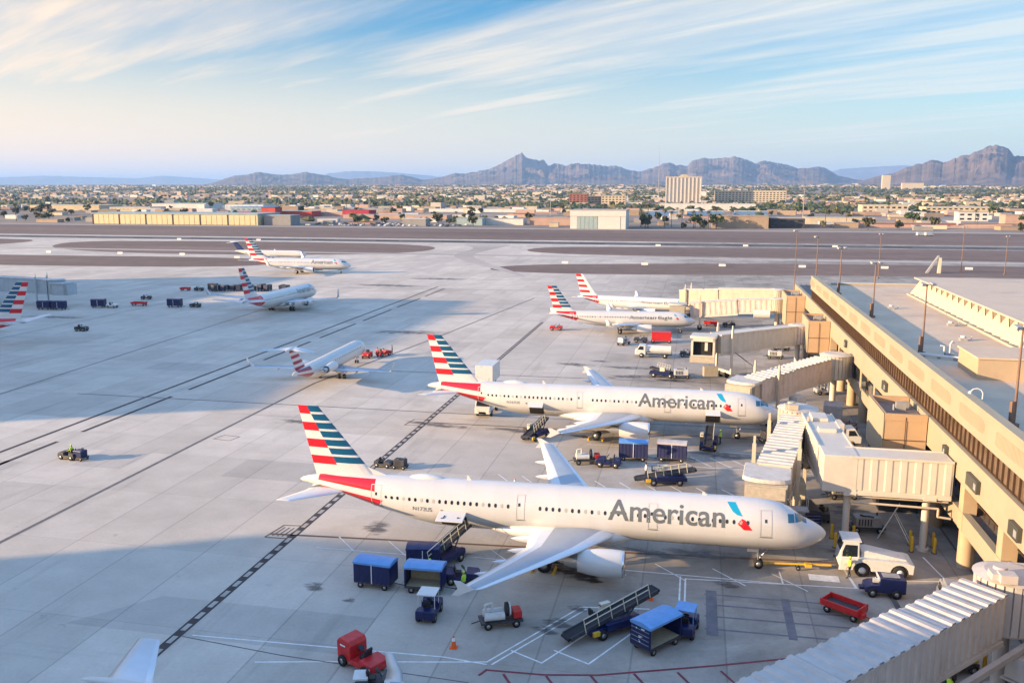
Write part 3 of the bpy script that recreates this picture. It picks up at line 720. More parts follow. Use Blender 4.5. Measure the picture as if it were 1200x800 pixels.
    def windows(s, t0, t1, z, pitch=.533, skip=(), closed=(), w=.23, h=.33, maxn=60):
        me = None; n = int((t1-t0)/pitch); cnt = 0
        shade = None
        for i in range(n+1):
            t = t0+i*pitch
            if any(a <= t <= b for a,b in skip): continue
            cl = (i*7919 % 13) in closed
            key = 'winshade' if cl else 'glass'
            cy_ = s.ang(t, z); mb = MB(); vs = []; k = 8
            for q in range(k):
                an = 2*PI*q/k+PI/8; vs.append(s.surf(t+w/2*math.cos(an)*1.05, cy_+h/2*math.sin(an)*1.05/(s.D/2), .012))
            mb.add(vs, [tuple(range(k))], 0); mb.build('cabin_window', key, s.root); cnt += 1
M['white'] = mat('white_paint', (.64,.62,.59), .28, var=.05, vscale=.5)
M['doorline'] = mat('door_seal', (.5,.48,.45), .5)
M['winshade'] = mat('window_shade', (.42,.38,.33), .6)

def livery_mat(pl, name, bands=True, white=(.62,.595,.56), red=(.60,.012,.02), maroon=(.42,.01,.02)):
    m = bpy.data.materials.new(name); m.use_nodes = True; t = m.node_tree; b = t.nodes['Principled BSDF']
    b.inputs['Roughness'].default_value = .25; b.inputs['Coat Weight'].default_value = .35; b.inputs['Coat Roughness'].default_value = .08
    def n_(ty, **k):
        n = t.nodes.new(ty)
        for a, c in k.items(): setattr(n, a, c)
        return n
    l_ = t.links.new
    tc = n_('ShaderNodeTexCoord'); sp = n_('ShaderNodeSeparateXYZ'); l_(tc.outputs['Object'], sp.inputs[0])
    def ma(op, a, c):
        x = n_('ShaderNodeMath', operation=op)
        for i, v in enumerate((a, c)):
            if isinstance(v, (int,float)): x.inputs[i].default_value = v
            elif v is not None: l_(v, x.inputs[i])
        return x.outputs[0]
    # station and height in the frame of the longest jet
    S = ma('ADD', ma('DIVIDE', ma('SUBTRACT', ma('SUBTRACT', pl.s0, sp.outputs['X']), pl.L), pl.k), 44.5)
    Z = ma('ADD', ma('DIVIDE', ma('SUBTRACT', sp.outputs['Z'], pl.zb), pl.k), 1.73)
    dS = ma('SUBTRACT', S, 37.)
    def band(lo, sl_lo, hi, sl_hi, s_a, s_b, slant):
        x = ma('GREATER_THAN', Z, ma('ADD', ma('MULTIPLY', dS, sl_lo), lo)); y = ma('LESS_THAN', Z, ma('ADD', ma('MULTIPLY', dS, sl_hi), hi))
        u = ma('GREATER_THAN', S, ma('ADD', ma('MULTIPLY', ma('SUBTRACT', Z, 4.), slant), s_a)); v = ma('LESS_THAN', S, s_b)
        return ma('MULTIPLY', ma('MULTIPLY', x, y), ma('MULTIPLY', u, v))
    vn = n_('ShaderNodeTexNoise'); vn.inputs['Scale'].default_value = .5; vn.inputs['Detail'].default_value = 7; l_(tc.outputs['Object'], vn.inputs['Vector'])
    r = n_('ShaderNodeMapRange'); r.inputs['From Min'].default_value = .3; r.inputs['From Max'].default_value = .75; r.inputs['To Min'].default_value = 1.02; r.inputs['To Max'].default_value = .93; l_(vn.outputs['Fac'], r.inputs['Value'])
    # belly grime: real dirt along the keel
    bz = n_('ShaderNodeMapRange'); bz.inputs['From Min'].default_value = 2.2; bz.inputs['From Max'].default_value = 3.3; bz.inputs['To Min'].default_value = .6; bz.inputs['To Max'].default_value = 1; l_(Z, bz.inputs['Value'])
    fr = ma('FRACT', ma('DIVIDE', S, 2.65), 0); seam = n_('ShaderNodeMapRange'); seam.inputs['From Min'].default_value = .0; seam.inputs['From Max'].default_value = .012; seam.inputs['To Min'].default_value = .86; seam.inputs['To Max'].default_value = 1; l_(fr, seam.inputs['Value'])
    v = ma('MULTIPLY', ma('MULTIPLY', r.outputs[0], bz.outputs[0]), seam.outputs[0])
    sc = n_('ShaderNodeVectorMath', operation='SCALE'); sc.inputs[0].default_value = white; l_(v, sc.inputs['Scale'])
    cur = sc.outputs[0]
    if bands:
        for bd, c in ((band(4.78,.075,5.68,-.01,37.0,42.6,.12), red), (band(3.15,.03,4.16,.10,36.4,42.6,-.9), red)):
            mx = n_('ShaderNodeMix', data_type='RGBA'); l_(bd, mx.inputs['Factor']); l_(cur, mx.inputs['A']); mx.inputs['B'].default_value = (*c,1); cur = mx.outputs['Result']
    l_(cur, b.inputs['Base Color'])
    return m

def cockpit(p, big=True):
    k = p.k
    for (t0,t1,z0,z1,z2,z3) in ((2.62,3.12,4.5,4.52,5.08,4.98),(2.0,2.55,4.5,4.5,5.02,4.72),(1.45,1.93,4.48,4.48,4.66,4.44)):
        q = [(t0*k,p.zr(z0)),(t1*k,p.zr(z1)),(t1*k,p.zr(z2)),(t0*k,p.zr(z3))]
        top = p.sec(t0*k)[0]
        for sgn in (1,-1):
            mb = MB(); vs = []
            n = 4
            for i in range(n+1):
                for j in range(n+1):
                    t = q[0][0]+(q[1][0]-q[0][0])*i/n
                    za = q[0][1]+(q[1][1]-q[0][1])*i/n; zb = q[3][1]+(q[2][1]-q[3][1])*i/n
                    z = za+(zb-za)*j/n; z = min(z, p.sec(t)[0]-.02)
                    x, y, zz = p.surf(t, p.ang(t,z), .012); vs.append((x, y*sgn, zz))
            mb.add(vs, [(i*(n+1)+j,(i+1)*(n+1)+j,(i+1)*(n+1)+j+1,i*(n+1)+j+1) for i in range(n) for j in range(n)], 0, True)
            mb.build('cockpit_window', 'cockpit', p.root)
    # front panes wrap round the nose
    for sgn in (1,-1):
        mb = MB(); vs = []; n = 4
        for i in range(n+1):
            a = R(58)+R(28)*i/n
            for j in range(n+1):
                t = (1.62+.62*j/n + .10*(1-i/n)*0)*k
                x, y, z = p.surf(t, a, .014); vs.append((x, y*sgn, z))
        mb.add(vs, [(i*(n+1)+j,(i+1)*(n+1)+j,(i+1)*(n+1)+j+1,i*(n+1)+j+1) for i in range(n) for j in range(n)], 0, True)
        mb.build('windshield', 'cockpit', p.root)

def eagle(p, t, z, w):
    # the two-coloured flight mark beside the titles
    def pt(q): return [(t-a*w, z+b*w) for a,b in q]
    p.patch('flight_symbol_blue', pt([(-.68,.74),(-.12,.74),(.34,.02),(.0,.08),(-.3,.26)][::1]), 'cyan')
    p.patch('flight_symbol_red', pt([(.02,-.45),(.30,-.12),(.52,-.20),(1.0,-.85),(.45,-.85)]), 'red')

def a321(name, label, nose, heading, reg, cargo):
    p = Plane(name, label, nose, heading, s0=22.0, group=None)
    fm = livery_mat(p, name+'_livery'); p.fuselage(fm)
    # belly fairing
    mb = MB(); n = 20; prof = [(14.2,.02),(15.0,.45),(16.5,.85),(19,1),(23,1),(25,.85),(27,.5),(28.6,.02)]; vs = []
    for t, q in prof:
        for i in range(n):
            a = 2*PI*i/n; vs.append(p.P(t, 2.32*q*math.cos(a), 2.25+.98*q*math.sin(a)))
    mb.add(vs, [(j*n+i,(j+1)*n+i,(j+1)*n+(i+1)%n,j*n+(i+1)%n) for j in range(len(prof)-1) for i in range(n)], 0, True); mb.build('belly_fairing', 'white', p.root)
    p.wing([(0,15.7,7.9,2.3,.13),(1.9,16.7,6.8,2.5,.13),(6.4,18.95,4.15,2.95,.11),(11.5,21.5,2.75,3.62,.10),(16.7,24.15,1.5,4.3,.09),(17.0,24.45,1.2,4.34,.07)], 'fence', [(3.4,4.0),(6.6,3.6),(9.9,3.1),(13.0,2.6)])
    p.stab([(.3,39.9,3.7,4.3,.10),(1.0,40.3,3.3,4.36,.1),(5.6,42.75,1.35,5.1,.09),(5.75,42.95,1.1,5.12,.06)])
    p.fin((42.6,44.45,11.72),(38.25,43.2,6.55), low=(37.3,42.9,5.4))
    mb = MB(); mb.prism([(p.s0-36.3,5.8),(p.s0-38.6,5.7),(p.s0-38.4,6.55)], -.06, .06); mb.build('dorsal_fin', fm, p.root)
    p.engine(15.5, 5.75, 1.9, 1.06, 3.6, pyl=(16.3,20.6,2.95))
    p.gear(5.07, 22.0, 3.8)
    for (a,b,c) in cargo:
        p.patch('cargo_hold_opening', [(a,2.25),(b,2.25),(b,3.3),(a,3.3)], 'hole', .02)
    p.windows(6.2, 36.2, 4.45, skip=((13.0,14.1),(23.0,25.2),(9.2,9.9)), closed=(2,5,9))
    for (a,b) in ((4.35,5.25),(13.2,13.95),(24.0,24.7),(36.5,37.45)):
        d = p.outline('cabin_door', a, b, 3.42, 5.35, 'doorline', .05)
        mb = MB()
        for q in (0,): p.patch('door_window', [(a+.38,4.5),(a+.55,4.5),(a+.55,4.75),(a+.38,4.75)], 'glass', .016, d)
        p.patch('door_sill', [(a,3.33),(b,3.33),(b,3.41),(a,3.41)], 'metal', .03, d)
    cockpit(p)
    p.text('American', 17.15, 7.95, 3.98, 1.75, 'text', bold=.012)
    eagle(p, 7.0, 4.85, 1.15)
    p.text(reg, 33.6, 31.9, 3.55, .36, 'text', 'registration', 0)
    p.patch('roundel', [(30.95,3.58),(31.15,3.58),(31.15,3.78),(30.95,3.78)], 'text')
    # satcom radome, antennas
    mb = MB(); n = 14; prof = [(34.6,.02),(34.2,.5),(33.6,.85),(32.8,1),(32.0,.8),(31.4,.4),(31.1,.02)]; vs = []
    for t, q in prof:
        for i in range(n):
            a = 2*PI*i/n; vs.append(p.P(t, .5*q*math.cos(a), 5.76+.42*q*max(-.3,math.sin(a))))
    mb.add(vs, [(j*n+i,(j+1)*n+i,(j+1)*n+(i+1)%n,j*n+(i+1)%n)[::-1] for j in range(len(prof)-1) for i in range(n)], 0, True); mb.build('antenna_radome', 'whiteveh', p.root)
    for t, hh in ((28.9,.42),(9.3,.3)):
        mb = MB(); mb.prism([(p.s0-t,5.84),(p.s0-t-.4,5.84),(p.s0-t-.42,5.84+hh),(p.s0-t-.3,5.84+hh)], -.025,.025); mb.build('blade_antenna', 'whiteveh', p.root)
    mb = MB(); mb.prism([(p.s0-11,1.78),(p.s0-11.35,1.78),(p.s0-11.4,1.5),(p.s0-11.25,1.5)], -.02,.02); mb.build('blade_antenna', 'whiteveh', p.root)
    return p
near = a321('parked_airliner', 'nearest white airliner, with a conveyor at its open rear hold', (10.86,69.73), 1.0, 'N172US', [(28.9,31.2,0)])
far_ = a321('parked_airliner', 'second white airliner from the camera, two dark hold openings in its side', (10.74,107.8), .9, 'N167US', [(28.9,30.7,0),(7.3,9.0,0)])
# open hold door of the near jet, swung up and out
mb = MB(); mb.cb(near.s0-30.05,-2.72,3.52, 2.3,1.5,.09, rx=R(12)); d = mb.build('cargo_door', 'white', near.root, bevel=.03)
mb = MB()
mb.cb(near.s0-30.6,-2.9,3.535, .08,.42,.09, rx=R(12)); mb.cb(near.s0-30.7,-3.08,3.495, .2,.08,.09, rx=R(12)); mb.cb(near.s0-29.4,-2.9,3.535, .14,.14,.09, rx=R(12)); mb.build('door_marking', 'dark', d)
for a in (30.05,):
    mb = MB(); mb.cb(far_.s0-8.15,-2.35,3.62, 1.75,1.0,.07, rx=R(25)); mb.build('cargo_door', 'white', far_.root, bevel=.02)
    mb = MB(); mb.cb(far_.s0-29.8,-2.35,3.62, 1.85,1.0,.07, rx=R(25)); mb.build('cargo_door', 'white', far_.root, bevel=.02)

def jet(name, label, nose, heading, L, D, zs, s0, wing, fence, stab, fin, eng, gear, wins, text=None, bands=True, fair=(), white=(.62,.595,.56), low=None, style='std', rows=7, pyl=None, hot=True, ck=True, wz=4.45):
    p = Plane(name, label, nose, heading, L=L, D=D, s0=s0, zs=zs)
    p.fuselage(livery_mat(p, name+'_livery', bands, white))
    p.wing(wing, fence, fair); p.stab(stab)
    if len(fin) == 2: p.fin(*fin, low=low, style=style, rows=rows)
    p.engine(*eng, pyl=pyl, hot=hot); p.gear(*gear)
    if wins: p.windows(wins[0], wins[1], p.zr(wz), closed=(2,6), skip=wins[2] if len(wins) > 2 else ())
    if ck: cockpit(p)
    if text: p.text(text[0], text[1], text[2], p.zr(text[3]), text[4], 'text', bold=.012)
    mb = MB(); n = 16; a0, a1 = wing[1][1]-1.5, wing[1][1]+wing[1][2]+2.5; vs = []
    for u in (0,.08,.25,.5,.75,.92,1):
        q = math.sin(PI*u)**.5 if 0 < u < 1 else .02
        for i in range(n):
            a = 2*PI*i/n; vs.append(p.P(a0+(a1-a0)*u, D*.56*q*math.cos(a), p.zb+D*.13+D*.22*q*math.sin(a)))
    mb.add(vs, [(j*n+i,(j+1)*n+i,(j+1)*n+(i+1)%n,j*n+(i+1)%n) for j in range(6) for i in range(n)], 0, True); mb.build('belly_fairing', 'white', p.root)
    for a in (L*.11, L*.83): p.outline('cabin_door', a, a+.85, p.zr(3.45), p.zr(5.2), 'flap', .06)
    return p
# twin jets with winglets (39.5 m)
def b738(name, label, nose, h, text=True, winglet=(2.4,1.6,.35)):
    p = jet(name, label, nose, h, 38.2, 3.85, .80, 19.3,
        [(0,13.0,8.2,1.95,.13),(1.9,14.2,6.9,2.15,.13),(5.8,16.6,4.3,2.6,.115),(11,19.7,2.9,3.3,.11),(16.9,23.0,1.6,4.1,.10)], winglet,
        [(.3,34.2,3.9,4.2,.1),(1.2,34.8,3.4,4.3,.1),(7.0,38.3,1.35,5.0,.09)], ((36.9,39.4,12.3),(32.2,37.4,6.2)), (12.2,4.85,1.65,1.02,3.6), (4.0,19.3,2.86,.36,.55,2.2),
        (5.5,31.8), ('American',14.2,6.3,4.0,1.55) if text else None, fair=[(3.4,3.4),(6.2,3.2),(9.6,2.8)], low=(30.6,37.0,5.0), pyl=(13.2,18.2,2.7))
    eagle(p, 5.4, p.zr(4.85), 1.0)
    return p
b738('taxiing_airliner', 'white airliner taxiing to the right on the sunlit far taxiway', (-121.5,296.8), 5.5)
b738('pushed_back_airliner', 'winglet jet in shade pointing away from the camera on the left part of the apron', (-101.5,221.5), 89.5)
b738('parked_airliner', 'jet cut by the left edge of the photo, only its striped tail visible', (-166,141.2), 188.5)
# regional twin jets
def e175(name, label, nose, h, style='std', text=True, sc=1.0):
    p = jet(name, label, nose, h, 31.0, 3.1, .92, 15.9,
        [(0,10.6,6.3,1.75,.13),(1.5,11.5,5.3,1.9,.13),(4.6,13.3,3.5,2.25,.115),(12.0,17.4,1.5,3.1,.1)], (1.3,.9,.35),
        [(.3,27.6,3.1,3.6,.1),(1.0,28.0,2.7,3.65,.1),(5.0,30.0,1.15,4.3,.09)], ((29.6,31.5,9.75),(26.2,30.2,5.0)), (9.3,4.2,1.45,.86,3.1), (3.1,15.9,2.6,.32,.48,1.9),
        (5.2,26.), ('American Eagle',14.0,5.0,4.0,.75) if text else None, fair=[(3.2,2.6),(5.2,2.4),(8.0,2.0)], low=(25.2,30.0,4.1), style=style, pyl=(10.2,14.2,2.3))
    eagle(p, 4.2, p.zr(4.7), .7)
    p.root.scale = (sc,sc,sc); return p
e175('regional_jet', 'small regional jet with red and blue striped tail, nearer of the two', (.3,187.8), 5.6)
e175('regional_jet', 'small regional jet with red striped white tail, behind the other one', (1.2,211.0), -10., style='le', sc=.96)
# T-tail regional jets with rear engines
def crj(name, label, nose, h, L=30.6, dark=False, text=False, wo=0, sp=0):
    p = Plane(name, label, nose, h, L=L, D=2.7, s0=16.4, zs=1.05)
    p.fuselage(livery_mat(p, name+'_livery', not dark, red=(.28,.02,.05)))
    p.wing([(0,12.0+wo,5.2,1.35,.13),(1.3,13.1+wo,4.4,1.42,.13),(4.2,15.2+wo,2.9,1.65,.115),(11.3-sp,19.2+wo,1.2,2.3,.1)], (1.35,.9,.3), [(3.2,2.0),(5.2,1.9),(7.6,1.6)])
    zt = 7.35
    p.stab([(.0,L-1.6,2.6,zt,.1),(.4,L-1.3,2.35,zt+.02,.1),(4.2,L+.7,1.25,zt-.12,.09)])
    mb = MB(); mb.lathe([(0,.02),(.5,.14),(2,.22),(3.6,.15),(4.4,.02)], p.P(L+2.2,0,zt+.05), 'x', 12, 0); mb.build('tail_bullet', 'white', p.root)
    p.fin((L-1.4,L+1.0,zt),(L-4.6,L-1.2,3.9), rows=7, style='dark' if dark else 'plain', low=(L-5.6,L-1.6,3.3))
    p.engine(L-10.6, 2.35, 3.0, .68, 3.5, hot=True)
    for sgn in (1,-1):
        mb = MB(); mb.cb(*p.P(L-8.6,sgn*1.45,2.95), 2.6,.9,.26); mb.build('engine_pylon', 'white', p.root)
    p.gear(3.6, 16.4, 2.05, .28, .42, 1.6)
    p.windows(5, L-10.5, p.zr(4.5), pitch=.79)
    cockpit(p)
    if text: p.text('American Eagle', 13.5, 5.0, p.zr(4.0), .62, 'text', bold=.01)
    p.outline('cabin_door', 3.9, 4.7, p.zr(3.3), p.zr(5.2), 'flap', .05)
    return p
crj('t_tail_jet', 'small rear-engined T-tail jet seen from behind in the middle of the apron', (-58.0,146.2), 92.0)
crj('t_tail_jet', 'white rear-engined jet with dark blue tail taxiing behind the tail of another airliner', (-163.,349.), 1.0, L=33, dark=True)
crj('t_tail_jet', 'white jet at the bottom left, only its T-tail and one winglet visible', (5.9,34.1), 1.5, L=31.6, text=True, wo=2.0, sp=.9)
# ---------------------------------------------------------------- concourse on the right
FX = 21.5; Y0, Y1 = 30.0, 175.0
con = thing('concourse_building', (FX,100,0), 0, 'long cream concrete concourse with flat roof along the right side', 'building')
def CB(): return MB()
class Off(MB):
    def build(s, name, mats, parent=con, **k):
        s.v = [(x-FX, y-100, z) for x,y,z in s.v]; return MB.build(s, name, mats, parent, **k)
m = Off(); m.box(FX+.1,FX+.75,Y0,Y1,11.35,13.75); m.box(FX+.04,FX+.82,Y0,Y1+.02,13.75,13.9)
y = Y0+2
panels = []
while y < Y1-4:
    panels.append(y); y += 9.1
m.build('parapet', 'wall')
for y in panels:   # decorative ribbed panels cast in the parapet
    m = Off(); n = 16; a, b, z0, z1 = y+1.0, y+8.0, 12.0, 13.15
    outl = []
    for i in range(24):
        t = 2*PI*i/24; cx, cz = (b+a)/2, (z0+z1)/2
        ex = math.copysign(abs(math.cos(t))**.35, math.cos(t)); ez = math.copysign(abs(math.sin(t))**.5, math.sin(t))
        outl.append((cx+ex*(b-a)/2, cz+ez*(z1-z0)/2))
    for i in range(28):
        yy = a+.2+(b-a-.4)*i/28; q = abs((yy-(a+b)/2)/((b-a)/2)); hh = (z1-z0)/2*(1-q**14)*.95; c = (z0+z1)/2
        m.box(FX+.075,FX+.098,yy,yy+.12,c-hh,c+hh)
    m.build('ribbed_panel', 'wall')
m = Off(); m.box(FX+.05,FX+.6,Y0,204,6.85,9.48); m.box(FX+.0,FX+.62,Y0,204.02,9.48,9.55); m.build('spandrel_band', 'wall')
m = Off(); m.box(FX+.45,FX+.5,Y0,Y1,9.56,11.36); m.build('window_strip', 'paneglass')
k = 0; y = Y0; m = Off()
while y < Y1:
    m.box(FX+.30,FX+.44,y,y+.12,9.585,11.345); y += 1.15
m.box(FX+.32,FX+.44,Y0,Y1,9.585,9.66); m.box(FX+.32,FX+.44,Y0,Y1,11.27,11.345); m.build('mullions', 'mullion')
m = Off(); m.box(FX+.75,62,Y0,Y1,12.1,12.4); m.build('roof_deck', 'roof')
m = Off(); m.box(FX+.62,40,Y1,204,8.85,9.05); m.build('lower_roof', 'stubroof')
m = Off(); m.box(FX+.1,FX+.55,Y0,Y1,3.2,4.65); m.box(FX+.02,FX+.6,Y0,Y1,4.65,4.73); m.build('lower_band', 'wall')
m = Off(); m.box(FX+2.6,FX+2.75,Y0,204,0,9.2); m.box(FX+.6,62,Y1-.2,Y1,9.1,12.05); m.box(62,62.2,Y0,Y1,0,12.4); m.box(FX+.6,62,204,204.2,0,8.8); m.build('inner_wall', 'dark')
y = 64.8; ncol = 0
ys = []
while y > 35: y -= 9.2
while y < 172:
    if y > 34: ys.append(y)
    y += 9.2
for y in ys:
    m = Off(); m.cyl((FX+.7,y-.8+8.2-8.2,0),(FX+.7,y-.8,3.2),.62,n=20); m.box(FX+.06,FX+1.1,y-1.3,y-.2,3.2,6.85); m.build('column', 'column')
m = Off()
for y in ys:
    for q in range(6): m.box(FX+1.3,FX+1.36,y+.8+q*1.2,y+.88+q*1.2,4.7,6.85)
    m.box(FX+1.0,FX+1.08,y,y+7.8,5.6,5.68)
m.build('railing', 'mullion')
m = Off(); m.box(FX+.6,FX+2.6,Y0,Y1,4.4,4.55); m.build('mid_floor_slab', 'stubroof')
# lower bays beyond: tall windows between piers
m = Off()
for y in (98,101.5,106.5,110.5,115,119.5,124,129,134): m.box(FX+.02,FX+.1,y,y+2.9,4.9,6.7)
m.build('lower_window', 'glass')
# gate number boxes on the spandrel band
for (y,z,dy) in ((78.2,8.25,.9),(70.3,8.1,2.7),(61.0,7.9,1.8),(103.5,8.3,2.0),(131,8.4,1.1)):
    m = Off(); m.box(FX-.28,FX+.04,y-dy/2,y+dy/2,z-.55,z+.45); s_ = m.build('gate_sign', 'signdark', bevel=.03)
    m = MB(); m.box(FX-.31-FX,FX-.285-FX,y-dy/2+.12-100,y-dy/2+.12+min(.5,dy*.4)-100,z-.3,z+.2); m.build('sign_face', 'greyveh', s_)
# gate lobbies standing out from the face
def lobby(name, x0, x1, y0, y1, zt, zb, label):
    t = thing(name, ((x0+x1)/2,(y0+y1)/2,0), 0, label, 'gate lobby')
    a, b = (x1-x0)/2, (y1-y0)/2
    m = MB(); m.box(-a,a-.02,-b,b,zb,zt-.35); m.build('lobby_wall', 'stub', t)
    m = MB(); m.box(-a-.05,-a+.2,-b-.05,b+.05,zt-.35,zt+.3); m.box(-a+.2,a-.02,-b-.05,-b+.2,zt-.35,zt+.3); m.box(-a+.2,a-.02,b-.2,b+.05,zt-.35,zt+.3); m.build('lobby_parapet', 'stub', t)
    m = MB(); m.box(-a-.06,-a+.0-.003,-b-.05,b+.05,zb,zt+.3); m.build('side_panel', 'wall', t)
    m = MB(); m.box(-a+.2,a-.1,-b+.2,b-.2,zt-.35,zt-.3); m.build('lobby_roof', 'stubroof', t)
    m = MB(); m.box(-a-.08,a-.02,-b-.09,-b-.055,(zt+zb)/2-.03,(zt+zb)/2+.03); m.box(-.03,.03,-b-.085,-b-.055,zb,zt); m.build('panel_joint', 'mullion', t)
    m = MB(); m.box(-a+.15,a-.1,-b+.3,b-.3,0,zb); m.build('lobby_base', 'dark', t)
    m = MB(); m.cb(a*.2,b*.1,zt+.1,.9,.5,.8); m.cb(a*.6,b*.4,zt,.5,.4,.6); m.cyl((-a*.3,-b*.3,zt-.3),(-a*.3,-b*.3,zt+.6),.1); m.build('roof_unit', 'greyveh', t)
    return t
lobby('gate_lobby', 17.7, 21.48, 84.8, 92.4, 9.35, 5.0, 'nearest orange stucco gate lobby, behind the white jet bridge elbow')
lobby('gate_lobby', 18.2, 21.48, 147.0, 156.0, 8.9, 4.0, 'orange stucco gate lobby beyond the white drum, where the open-ended jet bridge starts')
lobby('gate_lobby', 18.0, 21.48, 181.5, 192.0, 8.9, 3.0, 'farthest orange stucco gate lobby under the north end of the concourse')
# things on the roof
t = thing('rooftop_room', (29.2,92,12.4), 0, 'small beige boxy room on the near part of the terminal roof', 'roof room')
m = MB(); m.box(-2.7,6,-3.2,3.2,0,2.0); m.build('wall', 'column', t); m = MB(); m.box(-2.85,6.15,-3.35,3.35,2.0,2.15); m.build('roof', 'roof', t)
m = MB(); m.box(2.2,2.26,-3.24,-3.2,.1,1.9); m.cb(3.6,-1.6,2.4,1.6,1,.5); m.build('vent', 'rust', t)
t = thing('roof_pipe', (25.5,99.8,12.4), 0, 'white pipe lying across the roof to the beige room', 'pipe')
m = MB(); m.cyl((-1.6,.4,.3),(3.4,-2.4,.3),.16); m.cyl((3.4,-2.4,.3),(4.0,-2.8,.3),.24)
m.build('pipe_run', 'whiteveh', t); m = MB(); [m.cb(-1.2+q*1.4,.2-q*.78,.07,.3,.3,.14) for q in range(4)]; m.build('pipe_support', 'greyveh', t)
t = thing('pleated_roof_hall', (48,150,12.4), 0, 'large raised hall on the terminal roof with pleated cream fascia', 'roof hall')
X, ya, yb = 36.2, 84, 160
m = MB(); m.box(X+1.5-48,80-48,ya-150,yb-150,0,2.75); m.build('wall', 'stubroof', t)
m = MB(); m.box(X+.3-48,80.2-48,ya-.2-150,yb+.2-150,2.75,2.95); m.build('roof', 'roof2', t)
m = MB(); y = ya; 
while y < yb-.5:   # triangular pleats, wide at the foot
    a, b, c = y-150, y+1.5-150, y+3.05-150; x = X-48
    m.add([(x+1.3,a,0),(x+1.3,c,0),(x+1.45,b,2.72),(x-.35,b,0)], [(0,3,2),(3,1,2)], 0)
    y += 3.1
m.build('pleated_fascia', 'fascia', t)
m = MB(); m.box(X-.75-48,X-.45-48,ya-150,yb-150,0,.22); m.build('base_rail', 'fascia', t)
m = MB(); m.box(64-48,66-48,130-150,150-150,2.95,3.6); m.build('skylight', 'whiteveh', t)
t = thing('roof_edge_wall', (42,173.5,12.4), 0, 'thin white line of wall along the north end of the roof', 'wall')
m = MB(); m.box(-17,20,-.2,.2,0,.35); m.build('wall_body', 'wall', t); m = MB(); m.box(-17.05,20.05,-.24,.24,.35,.4); m.build('coping', 'lime', t)
for k_, (x, y, s_) in enumerate([(33.2,124,'h'),(27.2,101,'v'),(29,140,'h'),(31.5,112,'h')]):
    t = thing('roof_fan', (x,y,12.4), 0, ['small pale roof fan in the middle of the sunlit roof','white bent vent pipes beside the rusty pole foot','low roof fan in the far shadow of the parapet','low roof fan on the sunlit roof near the beige room'][k_], 'roof fan')
    m = MB(); m.cb(0,0,.18,.8,.8,.36); m.build('curb', 'greyveh', t); m = MB()
    if s_ == 'v': m.tube([(0,0,.3),(0,0,1.3),(.2,.1,1.6),(.5,.2,1.4)], .09, 8); m.tube([(-.5,.3,0),(-.5,.3,1.0),(-.9,.3,1.1)], .09, 8)
    else: m.cyl((0,0,.36),(0,0,.6),.3,.34); m.cyl((1.0,.2,0),(1.0,.2,.5),.1)
    m.build('cowl', 'whiteveh', t)
t = thing('rooftop_antenna_frame', (76,170,12.4), 0, 'round steel antenna frame standing on the far roof hall', 'antenna')
m = MB(); m.cyl((-12,-8,2.9),(-12,-8,5.4),.12); 
for a in range(16): m.cyl((-10+1.4*math.cos(a*PI/8),-8+.9*math.sin(a*PI/8),3.6),(-10+1.4*math.cos((a+1)*PI/8),-8+.9*math.sin((a+1)*PI/8),3.6),.09)
m.build('frame', 'greyveh', t); m = MB(); m.cb(-10,-8,3.1,1.6,1.2,.3); m.build('plinth', 'whiteveh', t)

# light poles
def pole(loc, h, label, arms=2, az=.4, group=None, ladder=False, big=False):
    t = thing('light_pole', loc, az, label, 'light pole', group)
    m = MB(); m.cyl((0,0,0),(0,0,h),.12 if not big else .16,.07 if not big else .09,n=10); m.cb(0,0,.15,.55,.55,.3); m.build('mast', 'rust', t)
    m = MB(); m.cyl((-.7,0,h-.05),(.7,0,h-.05),.05); m.build('crossarm', 'lamp', t)
    for x in (-.6,.6)[:arms]:
        m = MB(); m.cb(x,-.15,h+.02,.5,.5,.26,rx=.3); m.build('lamp_head', 'lamp', t)
    if ladder:
        m = MB(); m.cb(-.25,0,1.0,.28,.25,2.0); m.build('control_box', 'rust', t)
    return t
for k_, (x,y,h) in enumerate([(24.5,101.5,7.7),(24.1,71.2,7.7),(24.5,129.8,7.7),(24.1,157.5,7.9)]):
    pole((x,y,12.4), h, ['rusty roof light pole, second nearest, behind the parapet beside white vent pipes','rusty roof light pole nearest the camera at the right edge','rusty roof light pole, third from the camera, in the long roof shadow','rusty roof light pole, fourth from the camera, near the end of the parapet'][k_], ladder=True)
pole((22.9,178.6,9.05), 12.0, 'slender light pole rising from the lower roof just past the parapet end', arms=1)
pole((20.6,194.0,0), 21.5, 'slender light pole left of the north end of the concourse', arms=1)
for k_, (x,y,h) in enumerate([(94.3,345,16.5),(107.6,341,13.5),(61,318,15.0)]):
    pole((x,y,0), h, ['tall apron floodlight pole beside the dark ramp stand, beyond the roof','apron floodlight pole at the right edge beyond the roof','apron floodlight pole beyond the roof, leftmost of the far ones'][k_], big=True)
t = thing('roof_lamp', (22.1,73.6,13.9), 0, 'curved white lamp on the near parapet beside the nearest pole', 'lamp')
m = MB(); pts = [(.4,0,0),(.4,0,.5),(.25,0,.75),(0,0,.85),(-.3,0,.8),(-.5,0,.6)]; m.tube(pts,.05,8); m.build('lamp_arm','whiteveh',t); m = MB(); m.cyl((-.5,0,.62),(-.55,0,.42),.1,.16); m.build('lamp_head','whiteveh',t)

